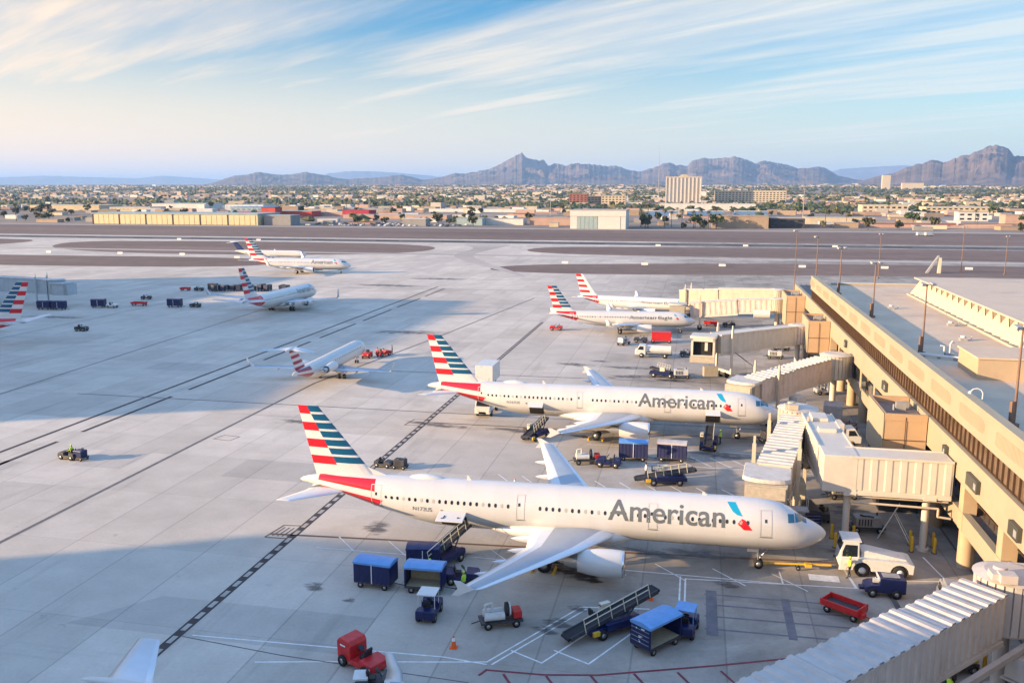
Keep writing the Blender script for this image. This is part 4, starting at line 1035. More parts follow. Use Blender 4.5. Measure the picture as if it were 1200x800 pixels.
# off-frame buildings of the airport whose shade falls on the apron
def shade_building(x0,x1,y0,y1,h,label):
    t = thing('terminal_building', ((x0+x1)/2,(y0+y1)/2,0), 0, label, 'building'); a,b = (x1-x0)/2,(y1-y0)/2
    m = MB(); m.box(-a,a,-b,b,0,h-1.2); m.build('wall','wall',t); m = MB(); m.box(-a-.3,a+.3,-b-.3,b+.3,h-1.2,h); m.build('parapet','column',t)
    m = MB()
    z = 4.5
    while z < h-3: m.box(-a-.05,-a-.0,-b+2,b-2,z,z+1.6); m.box(-a+2,a-2,b,b+.05,z,z+1.6); z += 4
    m.build('window_band','glass',t)
shade_building(-192,-125.2,-32,-5,36.7,'tall terminal block left of and behind the viewer')
shade_building(-124.8,-35,-32,-5,33.2,'slightly lower terminal block behind the viewer')
shade_building(-262,-230,30,150,40,'tall terminal block far left of the apron')
shade_building(-245,-224,152,238,21,'opposite concourse left of the left edge jet bridge')
# ---------------------------------------------------------------- jet bridges
def frame(A, B):
    A = Vector(A); B = Vector(B); d = (B-A); ln = d.length; x = d.normalized(); y = Vector((-x.y,x.x,0)).normalized(); z = x.cross(y)
    T = Matrix(((x.x,y.x,z.x,A.x),(x.y,y.y,z.y,A.y),(x.z,y.z,z.z,A.z),(0,0,0,1))); return T, ln
def tunnel(name, A, B, w, h, par, mw, mr, pitch=.62, rib=.07, roofrib=0, off=(0,0)):
    # A, B: floor centre points in the parent's frame
    T, ln = frame(A, B); m = MB(); n = int(ln/pitch); p = ln/n
    for sgn in (1,-1):
        vs = []; xs = []
        for i in range(n):
            xs += [(i*p,0),(i*p+p*.12,rib),(i*p+p*.5,rib),(i*p+p*.62,0)]
        xs.append((ln,0))
        for x, d in xs:
            for z in (0,h): vs.append(T @ Vector((x, sgn*(w/2-rib+d), z)))
        m.add(vs, [((2*i,2*i+2,2*i+3,2*i+1) if sgn < 0 else (2*i,2*i+1,2*i+3,2*i+2)) for i in range(len(xs)-1)], 0)
    m.box(0,ln,-w/2+rib,w/2-rib,-.18,0,0,T)
    for x in (0,ln): m.box(x-.03,x+.03,-w/2+rib,w/2-rib,0,h,0,T)
    o = m.build(name, mw, par)
    m = MB()
    if roofrib:
        xs = []; q = roofrib; nn = int(ln/q); q = ln/nn
        for i in range(nn): xs += [(i*q,0),(i*q+q*.10,.10),(i*q+q*.45,.10),(i*q+q*.55,0)]
        xs.append((ln,0)); vs = []
        for x, d in xs:
            for y in (-w/2-.08,w/2+.08): vs.append(T @ Vector((x,y,h+.06+d)))
        m.add(vs, [(2*i,2*i+2,2*i+3,2*i+1) for i in range(len(xs)-1)], 0)
        m.box(0,ln,-w/2-.08,w/2+.08,h-.02,h+.055,0,T)
    else:
        m.box(0,ln,-w/2-.08,w/2+.08,h,h+.10,0,T); m.box(0,ln,-w/2-.08,-w/2+.04,h+.10,h+.2,0,T); m.box(0,ln,w/2-.04,w/2+.08,h+.10,h+.2,0,T)
    m.build('tunnel_roof', mr, o)
    m = MB(); m.box(0,ln,-w/2-.04,-w/2+.1,-.45,-.18,0,T); m.box(0,ln,w/2-.1,w/2+.04,-.45,-.18,0,T); m.build('floor_beam', mr, o)
    return o
def cab(par, P, rz, mw, mr, w=3.3, d=3.6, h=2.75, bell='bellows', open_=False):
    # P: floor centre of the opening; faces -y before turning by rz
    T = Matrix.Translation(P) @ Matrix.Rotation(rz,4,'Z')
    m = MB(); m.box(-w/2,w/2,.9,d,-.15,0,0,T); m.box(-w/2,-w/2+.1,.9,d,0,h,0,T); m.box(w/2-.1,w/2,.9,d,0,h,0,T); m.box(-w/2,w/2,d-.1,d,0,h,0,T)
    if open_: m.box(-w/2,w/2,.88,.98,h-.5,h,0,T); m.box(-w/2,-w/2+.35,.88,.98,0,h,0,T); m.box(w/2-.3,w/2,.88,.98,0,h,0,T); m.box(.3,.75,.95,1.05,.8,2.1,0,T)
    o = m.build('cab', mw, par)
    m = MB()   # domed roof: rounded slab
    pts = []
    for i in range(14): a = PI*i/13; pts.append((-math.cos(a)*(w/2+.25), 1.2-math.sin(a)*(.9 if not open_ else .35)))
    pts += [(w/2+.25,d+.3),(-w/2-.25,d+.3)]
    vs = [T @ Vector((x,y,h)) for x,y in pts]+[T @ Vector((x*.96,y*.97+.05,h+.32)) for x,y in pts]; n = len(pts)
    m.add(vs, [tuple(range(n))[::-1], tuple(range(n,2*n))]+[(i,(i+1)%n,(i+1)%n+n,i+n) for i in range(n)], 0); m.build('cab_roof', mr, o)
    m = MB()
    if not open_:
        for k in range(5):
            y0 = .9-k*.22; s_ = 1-.01*k
            m.box(-w/2*s_,w/2*s_,y0-.12,y0,-.1,h*.98,0,T); m.box(-w/2*s_+.12,w/2*s_-.12,y0-.22,y0-.12,0,h*.94,0,T)
        m.build('canopy_bellows', bell, o)
    else:
        m.box(-w/2+.3,w/2-.3,1.6,1.65,0,h-.5,0,T); m.build('cab_opening', 'hole', o)
        m = MB(); m.box(-w/2-.1,w/2+.1,.55,.9,-1.1,-.16,0,T); m.build('lower_bumper', 'bellows', o)
    return o
def liftcolumn(par, P, rz, z, w=3.9, m_='cream', up=1.2):
    T = Matrix.Translation((P[0],P[1],0)) @ Matrix.Rotation(rz,4,'Z')
    m = MB()
    for s_ in (-1,1):
        m.box(s_*w/2-.16,s_*w/2+.16,-.16,.16,.8,z+up,0,T); m.box(s_*w/2-.1,s_*w/2+.1,-.1,.1,z+up,z+up+.7,0,T)
    m.box(-w/2,w/2,-.2,.2,.85,1.25,0,T); o = m.build('lift_column', m_, par)
    m = MB(); m.box(-.9,.9,-.35,.35,.45,.85,0,T); m.build('wheel_bogie', 'dark', o)
    for s_ in (-.75,.75):
        m = MB(); c = T @ Vector((s_,0,.5)); dx = T.to_3x3() @ Vector((.2,0,0)); m.cyl(c-dx,c+dx,.5,n=18); m.build('drive_wheel', 'black', o)
    return o
def rotunda(par, P, r, z0, z1, mw, mr, post=True):
    m = MB(); n = 24
    for k in range(n):
        a = 2*PI*k/n; m.box(-.07,.07,-2*PI*r/n/2*.82,2*PI*r/n/2*.82,z0,z1,0,Matrix.Translation((P[0]+r*math.cos(a),P[1]+r*math.sin(a),0)) @ Matrix.Rotation(a,4,'Z'))
    m.cyl((P[0],P[1],z0-.15),(P[0],P[1],z1+.02),r-.05,n=n); o = m.build('rotunda', mw, par)
    m = MB(); m.cyl((P[0],P[1],z1+.02),(P[0],P[1],z1+.25),r+.2,r*.75,n=n); m.build('rotunda_roof', mr, o)
    if post: m = MB(); m.cyl((P[0],P[1],0),(P[0],P[1],z0-.15),.42,n=16); m.cyl((P[0],P[1],0),(P[0],P[1],.25),.8,n=16); m.build('support_post', mr, o)
    return o
def actop(par, P, m_='cream'):
    m = MB(); m.cyl((P[0],P[1],P[2]),(P[0],P[1],P[2]+.55),.45,.38,n=14); m.cb(P[0]+.1,P[1]-.9,P[2]+.25,.9,.8,.5); m.cb(P[0]-.5,P[1]-.5,P[2]+.2,.4,.9,.4); m.build('roof_unit', m_, par)

# A: nearest jet's bridge - fixed walkway, white elbow, rotunda, cream telescoping tunnel
t = thing('jet_bridge', (16,76.6,0), 0, 'jet bridge to the nearest airliner, white walkway turning into a cream tunnel', 'jet bridge')
O = Vector((16,76.6,0))
def V(x,y,z): return (x-O.x,y-O.y,z-O.z)
tunnel('walkway', V(21.35,76.6,5.25), V(13.3,76.6,5.25), 2.8, 2.75, t, 'whitebridge','whitebridge', pitch=1.15, rib=.05)
m = MB(); m.box(*[c for ab in zip(V(11.15,75.2,4.95),V(13.95,78.1,8.15)) for c in ab]); m.build('corner_section', 'whitebridge', t, bevel=.05)
tunnel('elbow_tunnel', V(12.55,78.1,5.2), V(12.4,90.2,5.1), 2.75, 2.75, t, 'whitebridge','whitebridge', pitch=2.2, rib=.04)
m = MB(); m.box(*[c for ab in zip(V(11.7,83,7.98),V(13.3,84,8.35)) for c in ab]); m.build('roof_hatch', 'whitebridge', t, bevel=.04); m = MB(); m.box(*[c for ab in zip(V(11.6,87,7.98),V(13.1,89.5,8.3)) for c in ab]); m.build('roof_hatch', 'whitebridge', t, bevel=.04)
rotunda(t, V(10.9,93.0,0)[:2], 1.9, 4.9, 7.75, 'cream', 'creamroof'); actop(t, V(10.2,92.6,7.95))
TA = tunnel('telescopic_tunnel', V(10.5,91.6,4.75), V(8.9,83.6,4.45), 2.5, 2.65, t, 'cream','creamroof', pitch=.8, roofrib=.8)
tunnel('telescopic_tunnel', V(9.0,84.4,4.32), V(7.3,76.4,3.9), 2.85, 2.75, t, 'cream','creamroof', pitch=.8, roofrib=.8)
cab(t, V(6.3,72.05,3.45), R(-6), 'cream','creamroof', w=3.5, d=4.6)
liftcolumn(t, V(7.6,78.3,0), R(-12), 6.6, 3.9, 'cream'); liftcolumn(t, V(9.4,87.0,0), R(-12), 6.9, 3.6,'cream', up=.9)
m = MB(); m.cb(*V(9.2,74.1,3.6), 1.6,1.1,.12); m.tube([V(9.9,73.6,3.6),V(9.9,73.6,4.6),V(9.9,74.6,4.6),V(9.9,74.6,3.6)],.035); m.tube([V(9.4,74.9,3.5),V(9.4,79.0,.1)],.06); m.tube([V(10.0,74.9,3.5),V(10.0,79.0,.1)],.06)
for k in range(12): m.cb(*V(9.7,75.1+k*.33,3.3-k*.285), .6,.25,.04)
m.build('service_stair', 'greyveh', t)
m = MB(); m.cb(*V(9.9,81.5,2.9),1.3,2.0,1.5); m.cb(*V(9.7,79.4,2.3),.7,.7,.9); m.build('air_handling_unit', 'rail', t, bevel=.04)
for (x,y) in ((13.4,76.2),(19.7,76.2)):
    m = MB(); m.cyl(V(x,y,0),V(x,y,5.0),.3,n=16); m.cb(*V(x,y,4.85),1.0,2.2,.25); m.cyl(V(x,y,0),V(x,y,.2),.55,n=16); m.build('support_column', 'whitebridge', t)
m = MB(); m.tube([V(13.4,75.1,4.2),V(20.4,75.1,4.1),V(20.4,75.1,3.4),V(21.4,75.1,3.3)],.1,8); m.tube([V(13.4,75.4,4.6),V(21.2,75.4,4.6)],.07,8); m.build('utility_pipe', 'cream', t)

# B: bridge of the second airliner
t = thing('jet_bridge', (12,118,0), 0, 'pinkish tan jet bridge at the nose of the second airliner', 'jet bridge'); O = Vector((12,118,0))
tunnel('telescopic_tunnel', V(17.6,123.6,4.9), V(11.4,116.5,4.45), 2.5, 2.6, t, 'pinkbridge','creamroof', pitch=.8, roofrib=.8)
tunnel('telescopic_tunnel', V(12.2,117.3,4.3), V(7.8,112.9,3.8), 2.9, 2.75, t, 'pinkbridge','creamroof', pitch=.8, roofrib=.8)
cab(t, V(5.7,110.15,3.4), R(-24), 'cream','creamroof', w=3.6, d=4.2)
rotunda(t, V(19.2,125.4,0)[:2], 1.9, 4.6, 7.7, 'whitebridge','whitebridge'); liftcolumn(t, V(9.4,114.6,0), R(-45), 6.4, 3.9,'cream')
tunnel('walkway', V(20.6,126.2,4.9), V(21.4,126.5,4.9), 2.6, 2.6, t, 'pinkbridge','creamroof'); m = MB(); m.cb(*V(13.5,116.2,3.0),1.6,1.4,1.5,rz=.7); m.build('air_handling_unit','whiteveh',t)
# C: retracted bridge with its open end towards the apron
t = thing('jet_bridge', (9,147,0), 0, 'jet bridge with an open empty cab facing the camera', 'jet bridge'); O = Vector((9,147,0))
tunnel('telescopic_tunnel', V(10.0,147.6,4.6), V(3.6,143.0,4.3), 2.9, 2.8, t, 'whitebridge','whitebridge', pitch=.9)
tunnel('telescopic_tunnel', V(16.4,152.0,4.9), V(9.4,147.2,4.7), 2.55, 2.6, t, 'whitebridge','whitebridge', pitch=.9)
cab(t, V(1.4,139.0,4.15), R(-6), 'whitebridge','whitebridge', w=3.7, d=4.4, open_=True)
liftcolumn(t, V(5.0,144.0,0), R(-55), 6.8, 3.9,'whitebridge'); rotunda(t, V(17.2,152.4,0)[:2], 1.6, 4.7, 7.6, 'pinkbridge','creamroof')
m = MB(); m.tube([V(6.5,143.6,4.3),V(9.5,141.5,2.4),V(10.6,140.6,.2)],.07); m.build('cable_hoop','dark',t)
m = MB(); m.cb(*V(2.8,138.9,1.9),2.2,1.2,1.5,rz=.2); m.build('cab_machinery','tan',t)
# D, E: regional jets' bridges
t = thing('jet_bridge', (8,192,0), 0, 'greyish ribbed jet bridge reaching the striped regional jet in front', 'jet bridge'); O = Vector((8,192,0))
tunnel('telescopic_tunnel', V(9.2,191.5,4.2), V(-.6,193.0,3.1), 2.9, 2.7, t, 'pinkbridge','creamroof', pitch=1.0)
tunnel('telescopic_tunnel', V(17.2,190.4,4.9), V(8.6,191.6,4.4), 2.5, 2.5, t, 'pinkbridge','creamroof', pitch=1.0)
cab(t, V(-3.6,189.9,2.7), R(-0), 'whitebridge','creamroof', w=3.4, d=3.8); liftcolumn(t, V(1.2,192.8,0), R(90), 5.4, 3.9,'cream')
rotunda(t, V(17.0,190.4,0)[:2], 1.4, 4.6, 7.4, 'cream','creamroof'); m = MB(); m.cyl(V(12.2,188.4,4.4),V(15.4,188.4,4.4),.9,n=16); m.build('white_tank','whiteveh',t)
t = thing('jet_bridge', (8,206,0), 0, 'smooth cream jet bridge behind, leading to the rear regional jet', 'jet bridge'); O = Vector((8,206,0))
tunnel('telescopic_tunnel', V(18,203.5,4.9), V(5,208.0,4.2), 2.6, 3.0, t, 'cream','creamroof', pitch=4.4, rib=.03)
tunnel('telescopic_tunnel', V(5.8,207.7,4.0), V(-3.0,211.0,3.4), 2.9, 3.1, t, 'cream','creamroof', pitch=4.4, rib=.03)
cab(t, V(-2.6,212.5,2.8), R(-75), 'cream','creamroof', w=3.4, d=3.4, bell='blackbellows'); liftcolumn(t, V(-1.6,210.6,0), R(70), 6.2, 4.0,'cream')
rotunda(t, V(18.4,203.4,0)[:2], 1.5, 4.6, 7.9, 'cream','creamroof')
# F: foreground bridge at the lower right corner
t = thing('jet_bridge', (12,46,0), 0, 'large white ribbed jet bridge crossing the lower right corner of the photo', 'jet bridge'); O = Vector((12,46,0))
A_ = Vector((17.2,52.6,4.75)); B_ = Vector((3.2,37.9,4.45)); d_ = (B_-A_)
def q_(u, dz=0): p = A_+d_*u; return V(p.x,p.y,p.z+dz)
tunnel('telescopic_tunnel', q_(0), q_(.36), 2.5, 2.6, t, 'greybridge','greybridge', pitch=.62, rib=.09, roofrib=.82)
tunnel('telescopic_tunnel', q_(.34,-.1), q_(.78,-.1), 2.75, 2.8, t, 'greybridge','greybridge', pitch=.62, rib=.09, roofrib=.82)
tunnel('telescopic_tunnel', q_(.76,-.2), q_(1.1,-.2), 3.0, 2.95, t, 'greybridge','greybridge', pitch=.62, rib=.09, roofrib=.82)
rotunda(t, V(18.9,54.2,0)[:2], 1.75, 4.5, 7.6, 'greybridge','greybridge'); actop(t, V(18.2,53.5,7.85), 'greybridge')
m = MB(); m.cb(*V(20.4,54.6,6.1),2.0,2.8,3.2); m.build('walkway','greybridge',t,bevel=.05)
m = MB(); a = A_+d_*.04+Vector((1.35,-1.35,-.75)); b = A_+d_*1.0+Vector((1.35,-1.35,-.9)); T_, ln_ = frame(V(*(a-Vector((0,0,0)))), V(*b)); m.box(-3,ln_,-.16,.16,-.16,.2,0,T_); m.build('cable_tray','greybridge',t)
m = MB(); a = A_+d_*.3; T_, ln_ = frame(V(a.x+.2,a.y-.2,3.9), V(*(A_+d_*.62+Vector((.2,-.2,-.55))))); m.box(0,ln_,-1.0,-.4,-.1,.12,0,T_); m.build('conduit_box','whiteveh',t)
liftcolumn(t, V(5.2,40.0,0), R(-45), 5.0, 2.6,'greybridge',up=-.8)
m = MB(); m.cb(*V(19.9,51.9,3.1),2.4,1.9,1.4,rz=R(43)); m.cb(*V(19.9,51.9,2.3),2.7,2.2,.1,rz=R(43)); m.tube([V(19.0,51.2,2.3),V(19.3,51.5,.1),V(19.9,51.9,2.3),V(20.4,52.4,.1),V(20.9,52.8,2.3)],.09); m.build('air_handling_unit','greybridge',t)
# G: bridge at the left edge
t = thing('jet_bridge', (-180,198,0), 0, 'pale blue-grey jet bridge in shade at the left edge of the photo', 'jet bridge'); O = Vector((-180,198,0))
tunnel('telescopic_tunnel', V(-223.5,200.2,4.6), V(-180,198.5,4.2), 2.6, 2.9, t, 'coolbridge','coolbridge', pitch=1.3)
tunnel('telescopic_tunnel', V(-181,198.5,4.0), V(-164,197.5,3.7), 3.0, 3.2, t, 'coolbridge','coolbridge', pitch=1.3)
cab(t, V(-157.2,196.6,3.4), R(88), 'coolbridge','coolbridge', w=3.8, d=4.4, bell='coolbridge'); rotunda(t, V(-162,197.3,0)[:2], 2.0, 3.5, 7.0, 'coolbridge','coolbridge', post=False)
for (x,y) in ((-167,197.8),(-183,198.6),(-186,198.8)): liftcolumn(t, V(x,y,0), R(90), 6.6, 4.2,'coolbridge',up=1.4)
# ---------------------------------------------------------------- ramp vehicles
def wheels(par, pts, r, w, hub='metal', name='wheel'):
    for (x,y) in pts:
        s_ = 1 if y > 0 else -1
        m = MB(); m.lathe([(-w/2,r*.5),(-w/2,r*.9),(-w*.35,r),(w*.35,r),(w/2,r*.9),(w/2,r*.5)], (x,y,r), 'y', 18, 0); o = m.build(name, 'black', par)
        m = MB(); m.lathe([(-w*.44,.02),(-w*.44,r*.54),(w*.44,r*.54),(w*.44,.02)], (x,y,r), 'y', 12, 0); m.build('hub', hub, o)
def baggage_cart(loc, rz, label, body='navycurtain', top='canopy', open_side=False, L=3.0, W=1.6, H=2.1, group=None, text=False, worn=False):
    t = thing('baggage_cart', (*loc,0), rz, label, 'baggage cart', group); l, w = L/2, W/2
    wheels(t, [(-l+.5,-w+.12),(-l+.5,w-.12),(l-.5,-w+.12),(l-.5,w-.12)], .24, .16)
    m = MB(); m.box(-l,l,-w,w,.42,.56); m.cyl((l,0,.4),(l+.9,0,.3),.035); m.cyl((l+.9,0,.3),(l+1.0,0,.3),.09); m.build('chassis','dark',t)
    m = MB(); a = .05
    for x in (-l+a,l-a):
        for y in (-w+a,w-a): m.box(x-a,x+a,y-a,y+a,.56,H)
    for y in (-w+a,w-a): m.box(-l,l,y-a*.7,y+a*.7,H-.09,H)
    for x in (-l+a,l-a): m.box(x-a*.7,x+a*.7,-w,w,H-.09,H)
    m.build('frame','navy',t)
    m = MB(); n = 10   # bowed vinyl roof
    pts = [(-w-.04+(W+.08)*i/n, H+.16*math.sin(PI*i/n)+.02) for i in range(n+1)]; pts += [(w+.04,H-.14),(w+.0,H-.14),(-w-.0,H-.14),(-w-.04,H-.14)]
    vs = []; nn = 7; 
    for k in range(nn):
        x = -l-.04+(L+.08)*k/(nn-1); sag = .03 if k % 2 else 0
        for (y,z) in pts: vs.append((x,y,z-sag*(1-abs(y)/w*.8)))
    q = len(pts)
    m.add(vs, [(k*q+i,k*q+(i+1)%q,(k+1)*q+(i+1)%q,(k+1)*q+i) for k in range(nn-1) for i in range(q)], 0, False); m.add(vs[:q],[tuple(range(q))],0); m.add(vs[-q:],[tuple(range(q))[::-1]],0)
    m.build('canopy', top, t)
    def curtain(x0,y0,x1,y1,name='curtain',mt=body,z0=.5):
        m = MB(); d = math.hypot(x1-x0,y1-y0); n = max(4,int(d/.12)); vs = []; nx_, ny_ = -(y1-y0)/d, (x1-x0)/d
        for i in range(n+1):
            u = i/n; o_ = .035*math.sin(i*1.9)
            for z in (z0, H-.08): vs.append((x0+(x1-x0)*u+nx_*o_*(1 if z < 1 else .3), y0+(y1-y0)*u+ny_*o_*(1 if z < 1 else .3), z))
        m.add(vs, [(2*i,2*i+2,2*i+3,2*i+1) for i in range(n)], 0, True); m.build(name, mt, t)
    if not open_side:
        curtain(-l,-w-.01,-.02,-w-.01); curtain(.02,-w-.01,l,-w-.01)
        m = MB(); m.box(-.03,.03,-w-.05,-w-.02,.5,H-.1); m.build('strap','reflect',t)
    else:
        m = MB(); m.box(-l+.1,l-.1,-w+.1,w-.1,.565,.6); m.box(-l+.1,l-.1,w-.12,w-.08,.6,H-.1); m.build('inner_panel','tan',t)
    curtain(l,w+.01,-l,w+.01)
    m = MB(); m.box(l-.02,l+.02,-w+.08,w-.08,.56,H-.09); m.build('end_panel','navy',t)
    m = MB(); m.box(-l-.02,-l+.02,-w+.08,w-.08,.56,H-.09); e_ = m.build('end_panel','navy',t)
    m = MB()
    for z in (.85,1.15,1.45,1.75): m.box(-l-.045,-l-.022,-w+.08,w-.08,z-.015,z+.015)
    m.build('panel_rib','greyveh',e_)
    if text:
        m = MB()
        for (a,b,c,d) in ((-.25,1.84,.28,.07),(.3,1.78,.1,.1),(-.05,1.3,.3,.05),(.02,1.22,.18,.05),(.0,.9,.1,.09),(.06,1.0,.06,.06)): m.cb(-l-.055,a,b,.01,c,d)
        m.build('marking','reflect',e_)
    return t
def bag_tug(loc, rz, label, col='navy', driver=False, roof=False, group=None):
    # nose along +x
    t = thing('baggage_tug', (*loc,0), rz, label, 'baggage tug', group)
    wheels(t, [(.85,-.6),(.85,.6),(-.85,-.6),(-.85,.6)], .33, .24)
    m = MB(); m.prism([(1.35,.35),(1.38,.78),(1.2,.95),(.35,1.02),(.3,.6),(-.5,.6),(-.55,.95),(-1.3,.95),(-1.35,.35)], -.68,.68); m.build('body', col, t, bevel=.04)
    m = MB(); m.cb(-.35,0,.85,.5,.55,.16); m.cb(-.6,0,1.15,.12,.55,.5,ry=-.15); m.build('seat','seat',t,bevel=.03)
    m = MB(); m.cyl((.25,0,.9),(.05,0,1.28),.03); m.cyl((.03,0,1.26),(.07,0,1.3),.2,n=14); m.build('steering_wheel','seat',t)
    m = MB(); m.cb(1.4,0,.5,.1,1.2,.16); m.cyl((-1.35,0,.45),(-1.55,0,.45),.06); m.build('bumper','dark',t)
    for y in (-.45,.45): m = MB(); m.cb(1.37,y,.72,.05,.16,.12); m.build('headlight','reflect',t)
    if roof:
        m = MB()
        for x in (-.75,.35):
            for y in (-.6,.6): m.cyl((x,y,.9),(x,y,1.95),.03)
        m.cb(-.2,0,1.98,1.4,1.35,.07); m.build('sun_roof', 'canopy' if roof == 'blue' else 'whiteveh', t)
    return t
def belt_loader(loc, rz, label, h0=.75, h1=3.0, L=7.6, group=None):
    # conveyor rises along +x
    t = thing('belt_loader', (*loc,0), rz, label, 'belt loader', group); l = L/2
    wheels(t, [(-1.3,-.85),(-1.3,.85),(1.4,-.85),(1.4,.85)], .36, .25)
    m = MB(); m.box(-2.2,2.2,-.75,.75,.42,.78); m.box(-1.0,1.9,-.95,-.55,.5,1.05); m.box(-1.2,2.0,.55,.95,.5,1.1); m.build('chassis','navy',t,bevel=.03)
    m = MB(); m.box(-2.1,-1.6,-.95,-.45,.45,.75); m.build('step','yellow',t)
    m = MB(); m.box(-1.2,-.75,.5,.95,1.05,1.2); m.box(-1.3,-1.2,.5,.95,1.1,1.6); m.build('seat','seat',t)
    m = MB(); m.cyl((-.2,.8,1.1),(-.35,.8,1.55),.03); m.cyl((-.37,.8,1.53),(-.33,.8,1.58),.18,n=12); m.build('steering_wheel','seat',t)
    m = MB(); m.box(-.4,.4,.6,1.0,1.1,1.75); m.build('control_box','rail',t,bevel=.03)
    a = math.atan2(h1-h0, L); T = Matrix.Translation((0,0,(h0+h1)/2)) @ Matrix.Rotation(-a,4,'Y'); ll = math.hypot(L,h1-h0)/2
    m = MB(); m.box(-ll,ll,-.42,.42,-.14,.02,0,T); m.cyl(T@Vector((-ll,-.42,-.06)),T@Vector((-ll,.42,-.06)),.13); m.cyl(T@Vector((ll,-.42,-.06)),T@Vector((ll,.42,-.06)),.13); b = m.build('conveyor_belt','belt',t)
    m = MB(); m.box(-ll+.1,ll-.1,-.52,-.43,-.2,.1,0,T); m.box(-ll+.1,ll-.1,.43,.52,-.2,.1,0,T); m.build('side_beam','dark',b)
    m = MB(); x = -ll+1.2; P_ = []
    for y in (-.56,):
        for k in range(6):
            xx = -ll+1.3+k*(2*ll-2.2)/5; m.cyl(T@Vector((xx,y,-.1)),T@Vector((xx,y,.95)),.035)
        for z in (.55,.95): m.cyl(T@Vector((-ll+1.3,y,z)),T@Vector((ll-.9,y,z)),.035)
    m.build('handrail','rail',b)
    m = MB(); m.cyl((.9,-.4,.7),T@Vector((1.9,-.4,-.1)),.06); m.cyl((.9,.4,.7),T@Vector((1.9,.4,-.1)),.06); m.build('lift_arm','dark',t)
    return t
def utility_cart(loc, rz, label, kind, group=None, col='whiteveh'):
    t = thing('service_cart', (*loc,0), rz, label, 'service cart', group)
    wheels(t, [(-1.0,-.6),(-1.0,.6),(1.0,-.6),(1.0,.6)], .28, .2)
    m = MB(); m.box(-1.5,1.5,-.65,.65,.4,.55); m.cyl((-1.5,0,.45),(-2.1,0,.3),.04); m.build('chassis','dark',t)
    if kind == 'lav':
        m = MB(); m.cyl((-1.2,-.35,.85),(.2,-.35,.85),.28,n=14); m.cyl((-1.2,.35,.85),(.2,.35,.85),.28,n=14); m.tube([(-1.1,0,1.1),(-1.1,0,1.6),(-.6,0,1.7),(-.6,0,1.1)],.09,8); m.build('tank','whiteveh',t)
        m = MB(); m.cyl((.35,0,1.15),(.55,0,1.15),.5,n=18); m.build('hose_reel','seat',t); m = MB(); m.cyl((.56,0,1.15),(.66,0,1.15),.48,n=18); m.build('hose','whiteveh',t)
        m = MB(); m.cb(1.15,0,.85,.6,1.0,.5); m.build('control_box','redveh',t,bevel=.03)
    elif kind == 'gpu':
        m = MB(); m.cb(0,0,1.0,2.3,1.2,.9); m.build('body',col,t,bevel=.06); m = MB(); [m.cb(-.8+.25*k,-.61,1.0,.12,.03,.6) for k in range(5)]; m.build('louvre','dark',t)
        m = MB(); m.cyl((.9,.2,1.45),(.9,.2,1.7),.08); m.tube([(.4,-.5,1.5),(.1,-.6,1.6),(-.4,-.4,1.55),(-.6,0,1.5)],.07); m.build('exhaust_pipe','dark',t)
    return t
def flat_cart(loc, rz, label, L=2.9):
    t = thing('flatbed_cart', (*loc,0), rz, label, 'cart'); l = L/2
    wheels(t, [(-l+.5,-.6),(-l+.5,.6),(l-.4,-.6),(l-.4,.6)], .26, .18)
    m = MB(); m.box(-l,l,-.72,.72,.5,.62); m.box(-l,l,-.78,-.7,.62,1.0); m.box(-l,l,.7,.78,.62,1.0); m.box(-l,-l+.08,-.7,.7,.62,.95); m.box(l-.08,l,-.7,.7,.62,1.1); m.build('body','redveh',t,bevel=.02)
    m = MB(); m.box(-l+.1,l-.1,-.68,.68,.622,.64); m.build('deck','dark',t)
    m = MB(); m.cyl((l,0,.5),(l+.9,0,.3),.04); m.cb(l+.15,-.35,.6,.3,.5,.3); m.build('drawbar','redveh',t); return t
